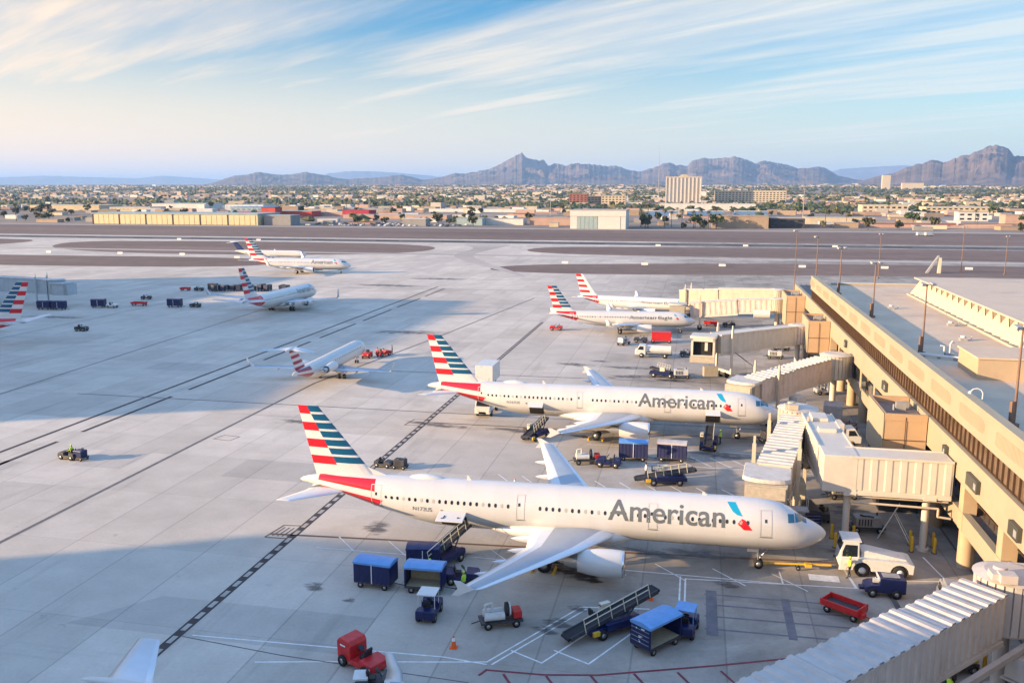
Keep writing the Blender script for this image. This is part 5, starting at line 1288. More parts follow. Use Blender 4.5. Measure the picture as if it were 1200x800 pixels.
def person(loc, rz, label, vest='hivis', arm=(.15,.1), stride=.12, seated=False, cap='hivis'):
    t = thing('person', (loc[0],loc[1],loc[2] if len(loc) > 2 else 0), rz, label, 'person')
    # joints, facing +x; y is left
    J = {'pel':(0,0,.95,.15),'bel':(.01,0,1.1,.145),'chest':(0,0,1.3,.165),'neck':(0,0,1.5,.06),'head0':(.01,0,1.58,.085),'head1':(.02,0,1.72,.095)}
    for s_, n_ in ((1,'l'),(-1,'r')):
        st = stride*s_; J['hip'+n_] = (0,.1*s_,.9,.1)
        if seated: J['kn'+n_] = (.42,.13*s_,.93,.07); J['an'+n_] = (.5,.13*s_,.5,.045); J['to'+n_] = (.66,.13*s_,.46,.04)
        else: J['kn'+n_] = (st*.5+.04,.11*s_,.5,.065); J['an'+n_] = (st,.11*s_,.09,.045); J['to'+n_] = (st+.18,.12*s_,.045,.04)
        J['sh'+n_] = (0,.2*s_,1.43,.06); a = arm[0 if s_ > 0 else 1]
        J['el'+n_] = (-.04+a*.35,.25*s_,1.15+max(0,a)*.1,.042); J['wr'+n_] = (.05+a,.24*s_,.93+a*.35,.03); J['hd'+n_] = (.07+a*1.08,.235*s_,.86+a*.42,.032)
        for k in range(4): J['f%d%s'%(k,n_)] = (.085+a*1.15+.012,.235*s_+(k-1.5)*.019,.785+a*.47-(.006 if k in (0,3) else 0),.008)
        J['th'+n_] = (.11+a*1.1,.235*s_-.03*s_,.83+a*.44,.009)
    E = [('pel','bel'),('bel','chest'),('chest','neck'),('neck','head0'),('head0','head1')]
    for n_ in 'lr': E += [('pel','hip'+n_),('hip'+n_,'kn'+n_),('kn'+n_,'an'+n_),('an'+n_,'to'+n_),('chest','sh'+n_),('sh'+n_,'el'+n_),('el'+n_,'wr'+n_),('wr'+n_,'hd'+n_),('hd'+n_,'th'+n_)]+[('hd'+n_,'f%d%s'%(k,n_)) for k in range(4)]
    keys = list(J); me = bpy.data.meshes.new('b'); me.from_pydata([J[k][:3] for k in keys], [(keys.index(a),keys.index(b)) for a,b in E], [])
    o = bpy.data.objects.new('b', me); COL.objects.link(o); sk = o.modifiers.new('s','SKIN'); sk.use_smooth_shade = True
    for k, v in zip(keys, me.skin_vertices[0].data): v.radius = (J[k][3],)*2; v.use_root = (k == 'pel')
    sb = o.modifiers.new('u','SUBSURF'); sb.levels = 1; sb.render_levels = 1
    bpy.context.view_layer.update(); m2 = bpy.data.meshes.new_from_object(o.evaluated_get(bpy.context.evaluated_depsgraph_get())); bpy.data.objects.remove(o)
    for x in ('skin', vest, 'trouser', 'seat'): m2.materials.append(M[x])
    for f in m2.polygons:
        c = f.center; f.use_smooth = True
        if seated: z_leg = c.z < .99 and c.x > -.2 and abs(c.y) < .22
        else: z_leg = c.z < 1.0 and abs(c.y) < .19
        foot = c.z < (.11 if not seated else .5)
        if z_leg: f.material_index = 3 if foot else 2
        elif c.z > 1.52: f.material_index = 0
        elif abs(c.y) > .215 and c.z < 1.12: f.material_index = 0
        else: f.material_index = 1
    b = bpy.data.objects.new('body', m2); COL.objects.link(b); b.parent = t
    m = MB(); m.sphere((.01,0,1.735), .108, 12, 0, sz=.75); m.cb(.1,0,1.71,.1,.13,.02); m.build('cap', cap, t)
    m = MB()
    for y in (.035,-.035): m.sphere((.108,y,1.67), .012, 6)
    m.build('eyes','hair',t)
    return t

# carts and belt loader at the nearest jet's hold
baggage_cart((-23.4,60.2), R(-4), 'navy curtained cart with light blue roof, leftmost at the near jet', L=3.0)
baggage_cart((-19.4,60.2), R(2), 'navy baggage cart with light blue roof, in front of the yellow vested worker', open_side=True, L=2.9)
m_ = baggage_cart((-20.6,63.6), R(10), 'dark curtained cart half hidden behind the front pair by the conveyor', top='navy', L=2.6)
bag_tug((-17.9,56.3), R(92), 'dark blue tug standing alone in front of the two curtained carts', roof=True)
bag_tug((-17.0,62.1), R(10), 'dark blue tug behind the near jet\'s wing tip, beside the conveyor foot')
belt_loader((-19.5,64.9), R(66), 'conveyor raised to the open rear hold of the nearest airliner', .8, 2.55, 6.8)
person((-19.6,61.9), R(60), 'worker in a yellow vest between the curtained carts and the conveyor', arm=(.25,.2))
# parked loader and open cart
belt_loader((-4.9,56.9), R(42), 'parked belt loader with cream handrail in the white painted bay', .55, 2.25, 7.6)
baggage_cart((-1.75,55.4), R(52), 'open-sided navy baggage cart with bright blue roof beside the parked belt loader', open_side=True, L=3.2, W=1.7, text=True)
bag_tug((.2,57.7), R(80), 'dark blue tug coupled in front of the open-sided cart', roof='blue')
utility_cart((-12.6,56.1), R(24), 'white tanks and hose reel on a small cart in the middle foreground', 'lav')
t = thing('traffic_cone', (-15.0,52.4,0), 0, 'orange traffic cone standing alone in the foreground', 'traffic cone')
m = MB(); m.cyl((0,0,.04),(0,0,.85),.2,.05,n=16); m.build('cone_body','orange',t); m = MB(); m.cyl((0,0,.5),(0,0,.72),.128,.085,n=16); m.build('reflective_band','reflect',t); m = MB(); m.box(-.25,.25,-.25,.25,0,.04); m.build('base','orange',t)
# red tug at the bottom
t = thing('red_tug', (-20.1,48.9,0), R(-28), 'red tug with a tall rounded hood near the bottom edge of the photo', 'aircraft tug')
wheels(t, [(1.1,-.75),(1.1,.75),(-1.05,-.75),(-1.05,.75)], .38, .26)
m = MB(); m.prism([(-1.6,.45),(-1.65,1.55),(-1.4,1.85),(-.5,1.78),(-.35,1.5),(-.35,.45)], -.72,.72); m.build('engine_hood','redveh',t,bevel=.06)
m = MB(); m.prism([(-.34,.4),(-.34,.7),(.5,.7),(.6,1.0),(1.7,.9),(1.75,.4)], -.78,.78); m.build('body','redveh',t,bevel=.05)
m = MB(); m.cb(.3,0,.85,.5,.6,.2); m.cb(.6,0,1.2,.14,.6,.55,ry=.2); m.build('seat','seat',t,bevel=.03); m = MB(); m.cyl((-.3,0,1.0),(-.05,0,1.3),.04); m.cyl((-.07,0,1.28),(-.03,0,1.32),.22,n=14); m.build('steering_wheel','seat',t)
m = MB(); m.box(-1.3,-.8,-.725,-.722,1.35,1.45); m.build('hood_stripe','reflect',t)
t = bag_tug((-18.2,46.6), R(15), 'dark vehicle with a white bonnet cut by the bottom edge beside the red tug', col='dark')
m = MB(); m.cb(-1.0,0,1.0,.9,1.1,.12); m.build('bonnet','whiteveh',t)
# pushback tractor, driver and tow bar
t = thing('pushback_tractor', (14.75,70.7,0), R(180), 'white pushback tractor with its cab facing the nearest jet', 'pushback tractor')
wheels(t, [(1.05,-1.05),(1.05,1.05),(-1.75,-1.05),(-1.75,1.05)], .56, .42, hub='reflect')
def arch(xa, r=.68):
    return [(xa+r*math.cos(PI-PI*i/8), .52+r*math.sin(PI*i/8)) for i in range(9)]
pts = [(-2.75,.5),(-2.8,1.25),(-2.4,1.35),(.9,1.5),(1.2,1.5),(2.7,1.35),(2.8,.45)] + [(x,z) for x,z in arch(1.05)[::-1]] + [(x,z) for x,z in arch(-1.75)[::-1]]
m = MB(); m.prism(pts, -1.22, 1.22); m.build('body','whiteveh',t,bevel=.03)
m = MB(); m.prism([(-2.35,1.36),(-2.3,1.5),(.6,2.0),(1.1,1.95),(1.1,1.46)], -.75,.75); m.build('engine_deck','whiteveh',t,bevel=.05)
m = MB(); m.prism([(1.25,1.45),(1.3,2.75),(2.5,2.75),(2.72,1.9),(2.74,1.3)], -.95,.95); cb_ = m.build('driver_cab','whiteveh',t,bevel=.04)
m = MB(); m.prism([(1.42,1.55),(1.45,2.5),(2.35,2.5),(2.55,1.9),(2.56,1.5)], -.965,.965); m.build('side_window','glass',cb_); m = MB(); m.box(1.15,2.62,-1.02,1.02,2.76,2.86); m.build('cab_roof','whiteveh',cb_,bevel=.03)
m = MB(); m.prism([(2.5,2.62),(2.7,1.95),(2.725,1.96),(2.53,2.63)], -.8,.8); m.build('windscreen','glass',cb_)
m = MB(); m.box(-2.86,-2.79,-.8,.8,.6,1.1); m.box(2.8,2.9,-1.1,1.1,.5,.75); m.build('bumper','dark',t)
person((12.7,69.1), R(185), 'worker in a yellow vest standing at the cab of the white tractor', arm=(.2,.25))
t = thing('tow_bar', (6.3,69.85,0), R(3), 'yellow tow bar lying between the nose wheel and the white tractor', 'tow bar')
m = MB(); m.cyl((0,0,.35),(5.2,.1,.45),.09); m.build('bar','yellow',t); m = MB(); m.cb(3.4,-.0,.4,.5,.5,.25); m.cyl((-.4,-.3,.35),(.3,.0,.36),.05); m.cyl((-.4,.3,.35),(.3,.0,.36),.05); m.build('bar_head','yellow',t); wheels(t,[(2.6,-.3),(2.6,.3)],.18,.1)
# boxy navy tug and red trailer
t = thing('cargo_tug', (14.7,66.6,0), R(181), 'navy blue tug with a long box body beside the white tractor', 'cargo tug')
wheels(t, [(.85,-.62),(.85,.62),(-.85,-.62),(-.85,.62)], .36, .26)
m = MB(); m.prism([(-1.5,.4),(-1.5,1.5),(.35,1.55),(.4,1.0),(1.0,.95),(1.35,.8),(1.4,.4)], -.68,.68); m.build('body','navy',t,bevel=.05)
m = MB(); m.cb(.35,.0,1.3,.1,1.1,.5,ry=.3); m.cyl((.7,0,.95),(.55,0,1.35),.04); m.cb(.55,.2,1.2,.5,.2,.3); m.build('windscreen_frame','whiteveh',t); m = MB(); m.cb(-.5,0,1.58,1.2,.7,.05); m.build('roof_panel','greyveh',t); m = MB(); m.cb(1.55,0,.5,.35,.5,.2); m.build('hitch','navy',t)
flat_cart((11.3,62.7), R(-36), 'red open flatbed cart with dark deck, left of the foreground bridge')
# service lorries under the bridges
def ramp_truck(loc, rz, label, body='tank', L=6.0, col='whiteveh', cat='truck', name='service_truck'):
    t = thing(name, (*loc,0), rz, label, cat); l = L/2
    wheels(t, [(l-1.2,-.95),(l-1.2,.95),(-l+1.2,-.95),(-l+1.2,.95)], .45, .3)
    m = MB(); m.box(-l,l,-.5,.5,.55,.85); m.build('chassis','dark',t)
    m = MB(); m.prism([(l-1.9,.6),(l-1.9,2.25),(l-.75,2.3),(l-.25,1.5),(l,1.35),(l,.55)], -1.05,1.05); c = m.build('driver_cab',col,t,bevel=.06)
    m = MB(); m.prism([(l-1.5,1.45),(l-1.5,2.1),(l-.85,2.12),(l-.45,1.5)], -1.065,1.065); m.build('side_window','glass',c); m = MB(); m.prism([(l-.73,2.22),(l-.27,1.55),(l-.24,1.58),(l-.7,2.25)], -.9,.9); m.build('windscreen','glass',c)
    for y in (-.75,.75): m = MB(); m.cb(l+.01,y,.95,.05,.25,.18); m.build('headlight','reflect',c)
    if body == 'tank':
        m = MB(); m.cyl((-l+.2,0,1.5),(l-2.2,0,1.5),.72,n=20); m.build('tank',col,t); m = MB(); m.box(-l+.1,l-2.1,-1.0,1.0,.86,1.0); m.cb(-l+1.5,0,2.25,1.6,.3,.08); m.build('catwalk','greyveh',t)
    elif body == 'box': m = MB(); m.box(-l,l-2.05,-1.15,1.15,.9,2.9); m.build('box_body',col,t,bevel=.04)
    elif body == 'flat':
        m = MB(); m.box(-l,l-2.05,-1.1,1.1,.88,1.02); m.box(-l,l-2.05,-1.1,-1.04,1.02,1.35); m.box(-l,l-2.05,1.04,1.1,1.02,1.35); m.build('flatbed',col,t); m = MB(); m.cb(-.8,0,1.4,1.2,1.2,.7); m.cyl((-2,0,1.1),(-2,0,2.4),.05); m.build('equipment','dark',t)
    elif body == 'high':
        m = MB(); m.box(-l,l-1.2,-1.2,1.2,4.6,6.9); m.build('box_body',col,t,bevel=.05)
        m = MB(); m.box(l-1.2,l+.3,-1.0,1.0,4.5,4.62); m.cyl((l+.25,-1,4.6),(l+.25,-1,5.6),.04); m.cyl((l+.25,1,4.6),(l+.25,1,5.6),.04); m.build('loading_platform','greyveh',t)
        m = MB()
        for y in (-.8,.8):
            for (a,b,c_,d) in ((-l+.5,.95,l-2.2,2.75),(l-2.2,.95,-l+.5,2.75),(-l+.5,2.75,l-2.2,4.55),(l-2.2,2.75,-l+.5,4.55)): m.cyl((a,y,b),(c_,y,d),.09,n=8)
        m.build('scissor_lift','dark',t)
    return t
ramp_truck((-27.3,113.4), R(-90), 'white catering truck with raised box body behind the tail of the second airliner', 'high', 5.6, cat='catering truck', name='catering_truck')
ramp_truck((-7.0,158.8), R(180), 'white tank truck on the apron in front of the regional jets', 'tank', 6.6, cat='tank truck', name='tank_truck')
ramp_truck((13.9,112.6), R(20), 'white flatbed truck under the tan bridge root', 'flat', 5.6, cat='truck')
ramp_truck((17.2,107.2), R(5), 'white box van parked against the building under the bridges', 'box', 5.2, cat='truck')
ramp_truck((16.0,100.0), R(10), 'low white pickup like ramp truck in front of the box van', 'flat', 4.8, cat='truck')
ramp_truck((18.2,117.5), R(80), 'dark ramp truck deepest under the tan jet bridge', 'box', 5.0, 'greyveh', cat='truck')
for k_, (x,y,rz,lab) in enumerate([(12.7,97.6,.2,'dark tug just north of the white elbow bridge'),(18.6,95.6,1.4,'dark tug beside the nearest gate lobby'),(12.2,81.9,1.5,'dark tug under the cream tunnel of the nearest bridge'),(19.3,134.5,.3,'dark tug by the wall beyond the white drum'),(15.2,54.0,.7,'dark tug under the foreground bridge')]):
    bag_tug((x,y), rz, lab, col='dark' if k_ != 3 else 'greyveh', roof=k_ in (1,3))
baggage_cart((15.6,95.0), R(95), 'dark baggage cart under the bridges beside the gate lobby', top='navy'); baggage_cart((10.6,79.2), R(100), 'dark baggage cart below the cream tunnel', top='dark')
utility_cart((19.2,100.6), R(80), 'pale power unit under the bridges by the building wall', 'gpu'); utility_cart((12.8,105.2), R(20), 'pale power unit near the nose of the second airliner', 'gpu')
for k_, (x,y,rz,kd,cl,lab) in enumerate([(13.6,100.4,.4,'gpu','dark','dark power unit beside the low white ramp truck'),(16.6,91.2,1.2,'lav','whiteveh','tank cart in the shade between the elbow bridge and the gate lobby'),(15.0,88.2,.2,'gpu','greyveh','grey power unit right of the white elbow bridge'),
    (17.4,103.6,.9,'gpu','yellow','yellow power unit by the building wall under the bridges'),(10.8,100.8,-.3,'lav','whiteveh','tank cart north of the bridge rotunda'),(19.6,111.8,1.5,'gpu','dark','dark power unit against the wall beyond the box van'),(15.8,79.6,.1,'gpu','greyveh','grey power unit behind the step ladder'),(9.6,106.9,.5,'gpu','dark','dark power unit by the nose wheel of the second airliner'),(8.6,82.6,1.7,'gpu','dark','dark power unit beneath the cream tunnel')]):
    utility_cart((x,y), rz, lab, kd, col=cl)
for k_, (x,y,lab) in enumerate([(-2.5,62.2,'orange cone by the engine of the nearest airliner'),(13.3,98.6,'orange cone beside the dark tug north of the elbow bridge'),(-17.5,84.8,'orange cone near the wing tip between the two airliners')]):
    c_ = [o for o in COL.objects if o.get('category') == 'traffic cone'][0]; copy_tree(c_, (x,y,0), label=lab)
person((9.6,98.4), R(120), 'worker in a yellow vest near the bridge rotunda'); person((3.6,104.6), R(200), 'worker in a yellow vest beside the end-on belt loader', arm=(.3,.1)); person((-16.4,60.3), R(160), 'worker in a yellow vest right of the lone blue tug', stride=.25)
for k_, (o_, s_, y_) in enumerate(((near.root,22.0,3.8),(far_.root,22.0,3.8))):
    lab = ['yellow chocks at the near main wheel of the nearest airliner','yellow chocks at the near main wheel of the second airliner'][k_]
    t = thing('wheel_chock', (o_.location.x, o_.location.y-3.8, 0), 0, lab, 'wheel chock')
    for dx in (-.85,.85): m = MB(); m.prism([(dx-.15,0),(dx+.15,0),(dx,.25)],-.7,.7); m.build('chock_block','yellow',t)

# around the second airliner
baggage_cart((-6.2,96.5), R(2), 'navy curtained cart with pale blue roof, left of the pair by the second airliner', L=3.2, H=2.2)
baggage_cart((-1.9,97.0), R(-3), 'curtained cart with a striped dusty side, right of the pair by the second airliner', L=3.2, H=2.2, body='navycurtain', top='greybridge')
bag_tug((-8.7,93.4), R(178), 'navy tug in front of the pair of curtained carts'); utility_cart((-11.2,94.0), R(15), 'white service cart left of the navy tug between the two airliners', 'lav')
belt_loader((2.2,103.0), R(86), 'dark belt loader seen end-on below the front hold of the second airliner', .8, 2.1, 4.2)
belt_loader((-18.6,102.6), R(68), 'dark belt loader near the rear hold of the second airliner', .7, 2.2, 4.6)
belt_loader((-2.4,88.9), R(12), 'belt loader lying low beyond the roof of the nearest airliner', .6, 1.6, 6.2)
person((-4.4,90.0), R(200), 'person in a white vest walking beyond the nearest airliner', vest='reflect', stride=.3, arm=(.35,-.2), cap='hair')
bag_tug((-33.0,88.2), R(-8), 'dark tug coupled to a machine between the tails of the two airliners', col='dark').scale = (.75,)*3; utility_cart((-31.0,88.0), R(-5), 'dark machine behind the near tail', 'gpu', col='dark').scale = (.55,.8,.75)
utility_cart((-13.5,121.0), R(40), 'small white cart beyond the wing of the second airliner', 'gpu')
# far side, regional jets
bag_tug((-29.2,185.7), R(185), 'small red tug under the tail of the front regional jet', col='redveh')
t = thing('red_box_cart', (-6.3,174.6,0), R(3), 'red box cart below the engine of the front regional jet', 'box cart'); wheels(t,[(-1.6,-.8),(-1.6,.8),(1.6,-.8),(1.6,.8)],.35,.25); m = MB(); m.box(-1.9,1.9,-1,1,.5,2.1); m.build('body','redveh',t,bevel=.04); m = MB(); m.box(-1.95,1.95,-1.05,1.05,2.1,2.18); m.build('lid','redveh',t)
bag_tug((-10.3,174.2), R(183), 'black tug coupled to the red box cart', col='dark'); utility_cart((-13.4,170.6), R(60), 'pale stair-like cart left of the red box cart', 'gpu')
flat_cart((3.6,198.6), R(0), 'red open cart between the regional jets and the bridge'); bag_tug((7.6,198.0), R(180), 'dark tug behind the ribbed regional bridge', col='dark')
utility_cart((-1.8,141.6), R(8), 'blue grey service cart beyond the roof of the second airliner', 'gpu'); belt_loader((-4.6,142.0), R(170), 'small belt loader left of the open-ended bridge', .7, 1.5, 4.2)
bag_tug((-1.0,160.6), R(0), 'dark tug behind the white tank truck', col='dark')
for k_, (x,y) in enumerate([(14.5,162.),(16.4,170.5),(11.5,176.3),(17.5,140.0)]): utility_cart((x,y), .3*k_, ['pale equipment cart under the open-ended bridge','second equipment cart beyond the far lobby','pale equipment cart behind the ribbed bridge','pale equipment cart by the wall between two gate lobbies'][k_], 'gpu')
# pushback of the T-tail jet
bag_tug((-57.9,147.7), R(-85), 'red tug at the nose of the T-tail jet', col='redveh', roof=False)
bag_tug((-55.6,149.9), R(60), 'second red tug near the nose of the T-tail jet', col='redveh')
person((-56.2,148.5), R(250), 'person in a red top beside the red tugs', vest='redveh', cap='hair'); person((-54.4,151.3), R(200), 'person in dark clothes farthest from the T-tail jet', vest='dark', cap='hair')
# left part of the apron
t = bag_tug((-69.0,83.6), R(172), 'tug with a driver alone on the left part of the apron', col='dark'); t.scale = (.85,)*3; person((-68.7,83.65,-.12), R(172), 'driver in a pale yellow top seated on the lone tug', seated=True, arm=(.4,.4))
utility_cart((-67.5,83.5), R(172), 'small dark blue cart towed by the lone tug', 'gpu', col='navy').scale = (.5,.8,.8)
for k_ in range(1):
    o = COL.objects[-1]
bag_tug((-129.2,163.6), R(0), 'tiny dark tug standing alone left of the T-tail jet', col='dark')
for k_, (x,y,rz) in enumerate([(-161.4,191.6,.1),(-157.6,192.0,.1),(-150.4,197.6,.2)]):
    baggage_cart((x,y), rz, ['leftmost dark cart below the left edge bridge','second dark cart below the left edge bridge','low dark cart right of the pair below the left edge bridge'][k_], top='navy', L=3.4)
bag_tug((-146.8,198.0), R(0), 'white tug right of the dark carts by the left edge bridge', col='whiteveh'); 
flat_cart((-142.5,203.0), 0, 'dark low cart between the left edge bridge and the lone carts', L=4.0)
baggage_cart((-131.6,202.3), 0, 'dark curtained cart left of the winglet jet\'s wing', top='navy', L=3.6); bag_tug((-126.3,203.2), R(180), 'dark tug right of the lone curtained cart', col='dark')
bag_tug((-148.5,215), R(20), 'small dark tug beyond the carts on the left', col='dark')
G_ = 'row of parked baggage carts behind the winglet jet'
c0 = baggage_cart((-141.5,237.6), R(8), 'dark baggage cart in the long row behind the winglet jet', top='dark', body='dark', L=2.6, group=G_)
for k_ in range(11):
    if k_ == 8: continue
    x = -139.6+k_*2.05+random.uniform(-.2,.2); copy_tree(c0, (x, 238.0+.17*(x+138)+random.uniform(-1.5,1.5), 0), R(80)+random.uniform(-.4,.4), scale=(1,.9,random.uniform(.7,.95)))
f0 = flat_cart((-150,236.4), R(5), 'low empty cart at the left end of the long cart row')
bag_tug((-145.7,236.8), R(5), 'dark tug between the low empty cart and the long cart row', col='dark')
# bollards, ladder, extinguisher
G_ = 'yellow bollards around the walkway support columns'; b0 = None
for (x,y,s_) in ((12.5,77.2,1),(14.3,77.2,1),(12.5,75.2,1),(14.2,75.1,1),(18.9,77.0,1),(18.7,75.6,1),(20.5,75.6,1),(20.7,76.9,1)):
    if b0 is None:
        b0 = thing('bollard', (x,y,0), 0, 'yellow steel bollard beside a walkway support column', 'bollard', G_)
        m = MB(); m.cyl((0,0,0),(0,0,1.25),.13,n=12); m.sphere((0,0,1.25),.13,10); m.build('post','yellow',b0); m = MB(); m.cyl((0,0,0),(0,0,.04),.22,n=12); m.build('base_plate','dark',b0)
    else: copy_tree(b0, (x,y,0))
for (x,y,lab) in ((18.9,56.6,'yellow bollard left under the foreground bridge'),(20.8,56.6,'yellow bollard right under the foreground bridge')):
    copy_tree(b0, (x,y,0), label=lab, group='yellow bollards under the foreground bridge')
t = thing('step_ladder', (17.8,77.9,0), R(-20), 'grey aluminium step ladder beside the bollards under the walkway', 'ladder')
m = MB()
for y in (-.35,.35): m.cyl((-1.3,y,0),(.2,y*.7,3.3),.045)
for k in range(9): u = k/9+.05; m.cyl((-1.3+1.5*u,-.35*(1-.3*u),3.3*u),(-1.3+1.5*u,.35*(1-.3*u),3.3*u),.045)
m.build('rungs','lime',t); m = MB()
for y in (-.35,.35): m.cyl((1.3,y,0),(-.15,y*.7,2.6),.04)
m.cyl((.9,-.32,.7),(.9,.32,.7),.03); m.build('rear_legs','lime',t)
t = thing('fire_extinguisher', (19.7,76.9,0), 0, 'small red fire extinguisher between the bollards', 'fire extinguisher'); m = MB(); m.cyl((0,0,.05),(0,0,.7),.14,n=12); m.sphere((0,0,.7),.14,10); m.build('bottle','redveh',t); m = MB(); m.cyl((0,0,.8),(0,0,.95),.04); m.cb(.05,0,.95,.2,.05,.04); m.build('valve','seat',t)
# under the foreground bridge
t = thing('yellow_machine', (17.0,56.3,0), R(20), 'dark yellow machine body under the foreground bridge', 'machine'); m = MB(); m.cyl((-1.2,0,1.1),(1.2,0,1.1),.75,n=18); m.build('tank','yellow',t); m = MB(); m.cb(0,0,.5,2.6,1.4,.3); m.build('skid','dark',t); wheels(t,[(-.9,-.7),(-.9,.7),(.9,-.7),(.9,.7)],.3,.2)
t = thing('barrel', (19.5,55.6,0), 0, 'tan barrel between the bollards under the foreground bridge', 'barrel'); m = MB(); m.lathe([(0,.02),(0,.42),(.35,.44),(.36,.45),(.4,.44),(.75,.44),(.76,.45),(.8,.44),(1.1,.42),(1.1,.02)],(0,0,0),'z',20); m.build('barrel_body','tan',t); m = MB(); m.cyl((0,0,1.1),(0,0,1.13),.36,n=20); m.build('lid','rust',t)
person((15.7,52.4), R(30), 'person in a yellow vest at the bottom edge under the foreground bridge', arm=(.3,.3), cap='dark')
ramp_truck((19.2,63.5), R(88), 'dark van parked behind the column at the building foot', 'box', 4.8, 'greyveh', cat='van')
# stand and windsock on the far side of the roof
t = thing('ramp_stand', (84,342,0), R(0), 'leaning grey passenger stair beyond the roof near a floodlight pole', 'stair'); m = MB(); m.prism([(-2.4,0),(1.4,6.3),(2.0,6.3),(-1.6,0)], -.7,.7); m.build('stair_flight','greyveh',t); m = MB(); m.box(1.6,2.6,-.7,.7,0,5.6); m.build('stair_tower','rail',t)
# tiny markers beside the taxiways
sg = None
for k_, (x,y) in enumerate([(-52,352),(-20,352),(10,352),(40,353),(70,354),(100,356),(-262,362),(-230,362),(-300,362),(-196,350),(-20,470),(25,476),(70,480),(-300,470),(-250,472)]):
    if sg is None:
        sg = thing('taxiway_sign', (x,y,0), 0, 'small pale taxiway sign on the edge of the dirt infield', 'sign', 'small taxiway signs along the infields'); m = MB(); m.box(-1.3,1.3,-.15,.15,.25,1.15); m.build('sign_panel','lime',sg); m = MB(); m.box(-1.1,-1,-.05,.05,0,.25); m.box(1,1.1,-.05,.05,0,.25); m.build('leg','dark',sg)
    else: copy_tree(sg, (x,y,0))
# ---------------------------------------------------------------- mountains: (bearing, tangent of the ridge height)
MAIN = [(-31.39,0.0022),(-30.40,0.0058),(-29.79,0.0094),(-29.13,0.0130),(-28.48,0.0140),(-27.71,0.0172),(-26.95,0.0150),(-26.34,0.0141),(-25.57,0.0151),(-24.94,0.0174),(-24.16,0.0152),(-23.22,0.0116),(-22.44,0.0097),(-21.37,0.0107),(-20.30,0.0117),(-19.49,0.0135),(-18.95,0.0145),(-18.30,0.0117),(-17.60,0.0089),(-17.06,0.0099),(-16.24,0.0127),(-15.53,0.0160),(-14.87,0.0160),(-14.05,0.0183),(-13.23,0.0212),(-12.68,0.0240),(-12.13,0.0296),(-11.53,0.0343),(-11.21,0.0375),(-10.88,0.0324),(-10.33,0.0315),(-9.78,0.0286),(-9.56,0.0249),(-8.86,0.0258),(-8.47,0.0230),(-7.77,0.0258),(-6.95,0.0267),(-6.41,0.0253),(-5.76,0.0239),(-5.22,0.0248),(-4.51,0.0201),(-3.70,0.0182),(-2.90,0.0218),(-2.22,0.0269),(-1.80,0.0273),(-1.31,0.0245),(-0.73,0.0245),(-0.43,0.0299),(0.25,0.0326),(0.93,0.0316),(1.55,0.0324),(2.11,0.0333),(2.84,0.0295),(3.36,0.0250),(3.86,0.0267),(4.52,0.0257),(5.13,0.0238),(5.89,0.0193),(6.53,0.0210),(7.11,0.0218),(7.71,0.0182),(8.21,0.0128),(9.09,0.0092),(10.53,0.0057)]
RIGHT = [(8.63,0.0040),(9.58,0.0075),(10.50,0.0126),(11.42,0.0160),(11.95,0.0211),(12.53,0.0236),(12.97,0.0260),(13.41,0.0285),(13.55,0.0280),(13.87,0.0250),(14.43,0.0291),(14.94,0.0323),(15.44,0.0346),(15.86,0.0369),(16.19,0.0401),(16.69,0.0407),(17.12,0.0381),(17.40,0.0315),(17.90,0.0306),(18.54,0.0247),(19.51,0.0324),(20.75,0.0202),(21.94,0.0121),(23.47,0.0050)]
F1 = [(-45.32,0.0067),(-41.73,0.0102),(-39.61,0.0121),(-37.43,0.0111),(-34.70,0.0100),(-33.28,0.0127),(-32.09,0.0115),(-30.39,0.0094),(-27.89,0.0068)]
F2 = [(-25.33,0.0069),(-24.27,0.0115),(-23.48,0.0161),(-22.15,0.0185),(-20.56,0.0182),(-18.95,0.0164),(-17.05,0.0136),(-15.69,0.0099),(-14.60,0.0071)]
F3 = [(5.68,0.0067),(7.14,0.0129),(8.34,0.0199),(9.53,0.0210),(10.70,0.0222),(12.08,0.0228),(13.67,0.0200),(15.89,0.0129),(18.02,0.0061)]
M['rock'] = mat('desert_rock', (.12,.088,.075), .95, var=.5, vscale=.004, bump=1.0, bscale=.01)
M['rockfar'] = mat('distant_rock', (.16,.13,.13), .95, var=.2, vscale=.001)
def mountains(name, tab, Rd, depth, m, label=None, step=.09, rows=22, rough=1.0, foot=60):
    a0, a1 = tab[0][0], tab[-1][0]; n = int((a1-a0)/step); vs = []
    for j in range(rows+8):
        t = j/(rows-1)
        for i in range(n+1):
            a = a0+(a1-a0)*i/n; el = interp(tab, a); e = min(1, min(i,n-i)/8)
            el *= 1+.05*rough*noise.fractal((a*3,3,0),1.0,2.0,5)
            top = (30+Rd*el)*e**.5; dist = Rd-depth*(1-t)
            if t <= 1:
                wx, wy = dist*math.sin(R(a))/1100, dist*math.cos(R(a))/1100
                wx += .35*noise.noise((wx*1.3,wy*1.3,4)); wy += .35*noise.noise((wx*1.3,wy*1.3,8))
                sp = noise.ridged_multi_fractal((wx,wy,Rd*.001), .85, 2.15, 7, 1.0, 2.0)*.55-.55+noise.fractal((wx*2,wy*2,1),1.0,2.0,5)*.35
                prof = t**1.45
                k = prof*(1+(1.15*rough*sp-.05)*(1-t)**.5) if t > 0 else 0
                z = foot*.4*(1-t)+max(0,top)*max(0,k)
                if t < .05: z = min(z, foot)
            else: z = top*(1-(t-1)*3)
            if t == 0: z = -20
            x = dist*math.sin(R(a)); y = dist*math.cos(R(a)); vs.append((x,y,z))
    mb = MB(); w_ = n+1
    mb.add(vs, [(j*w_+i,j*w_+i+1,(j+1)*w_+i+1,(j+1)*w_+i) for j in range(rows+7) for i in range(n)], 0, rough < .5)
    return struct(mb.build(name, m))
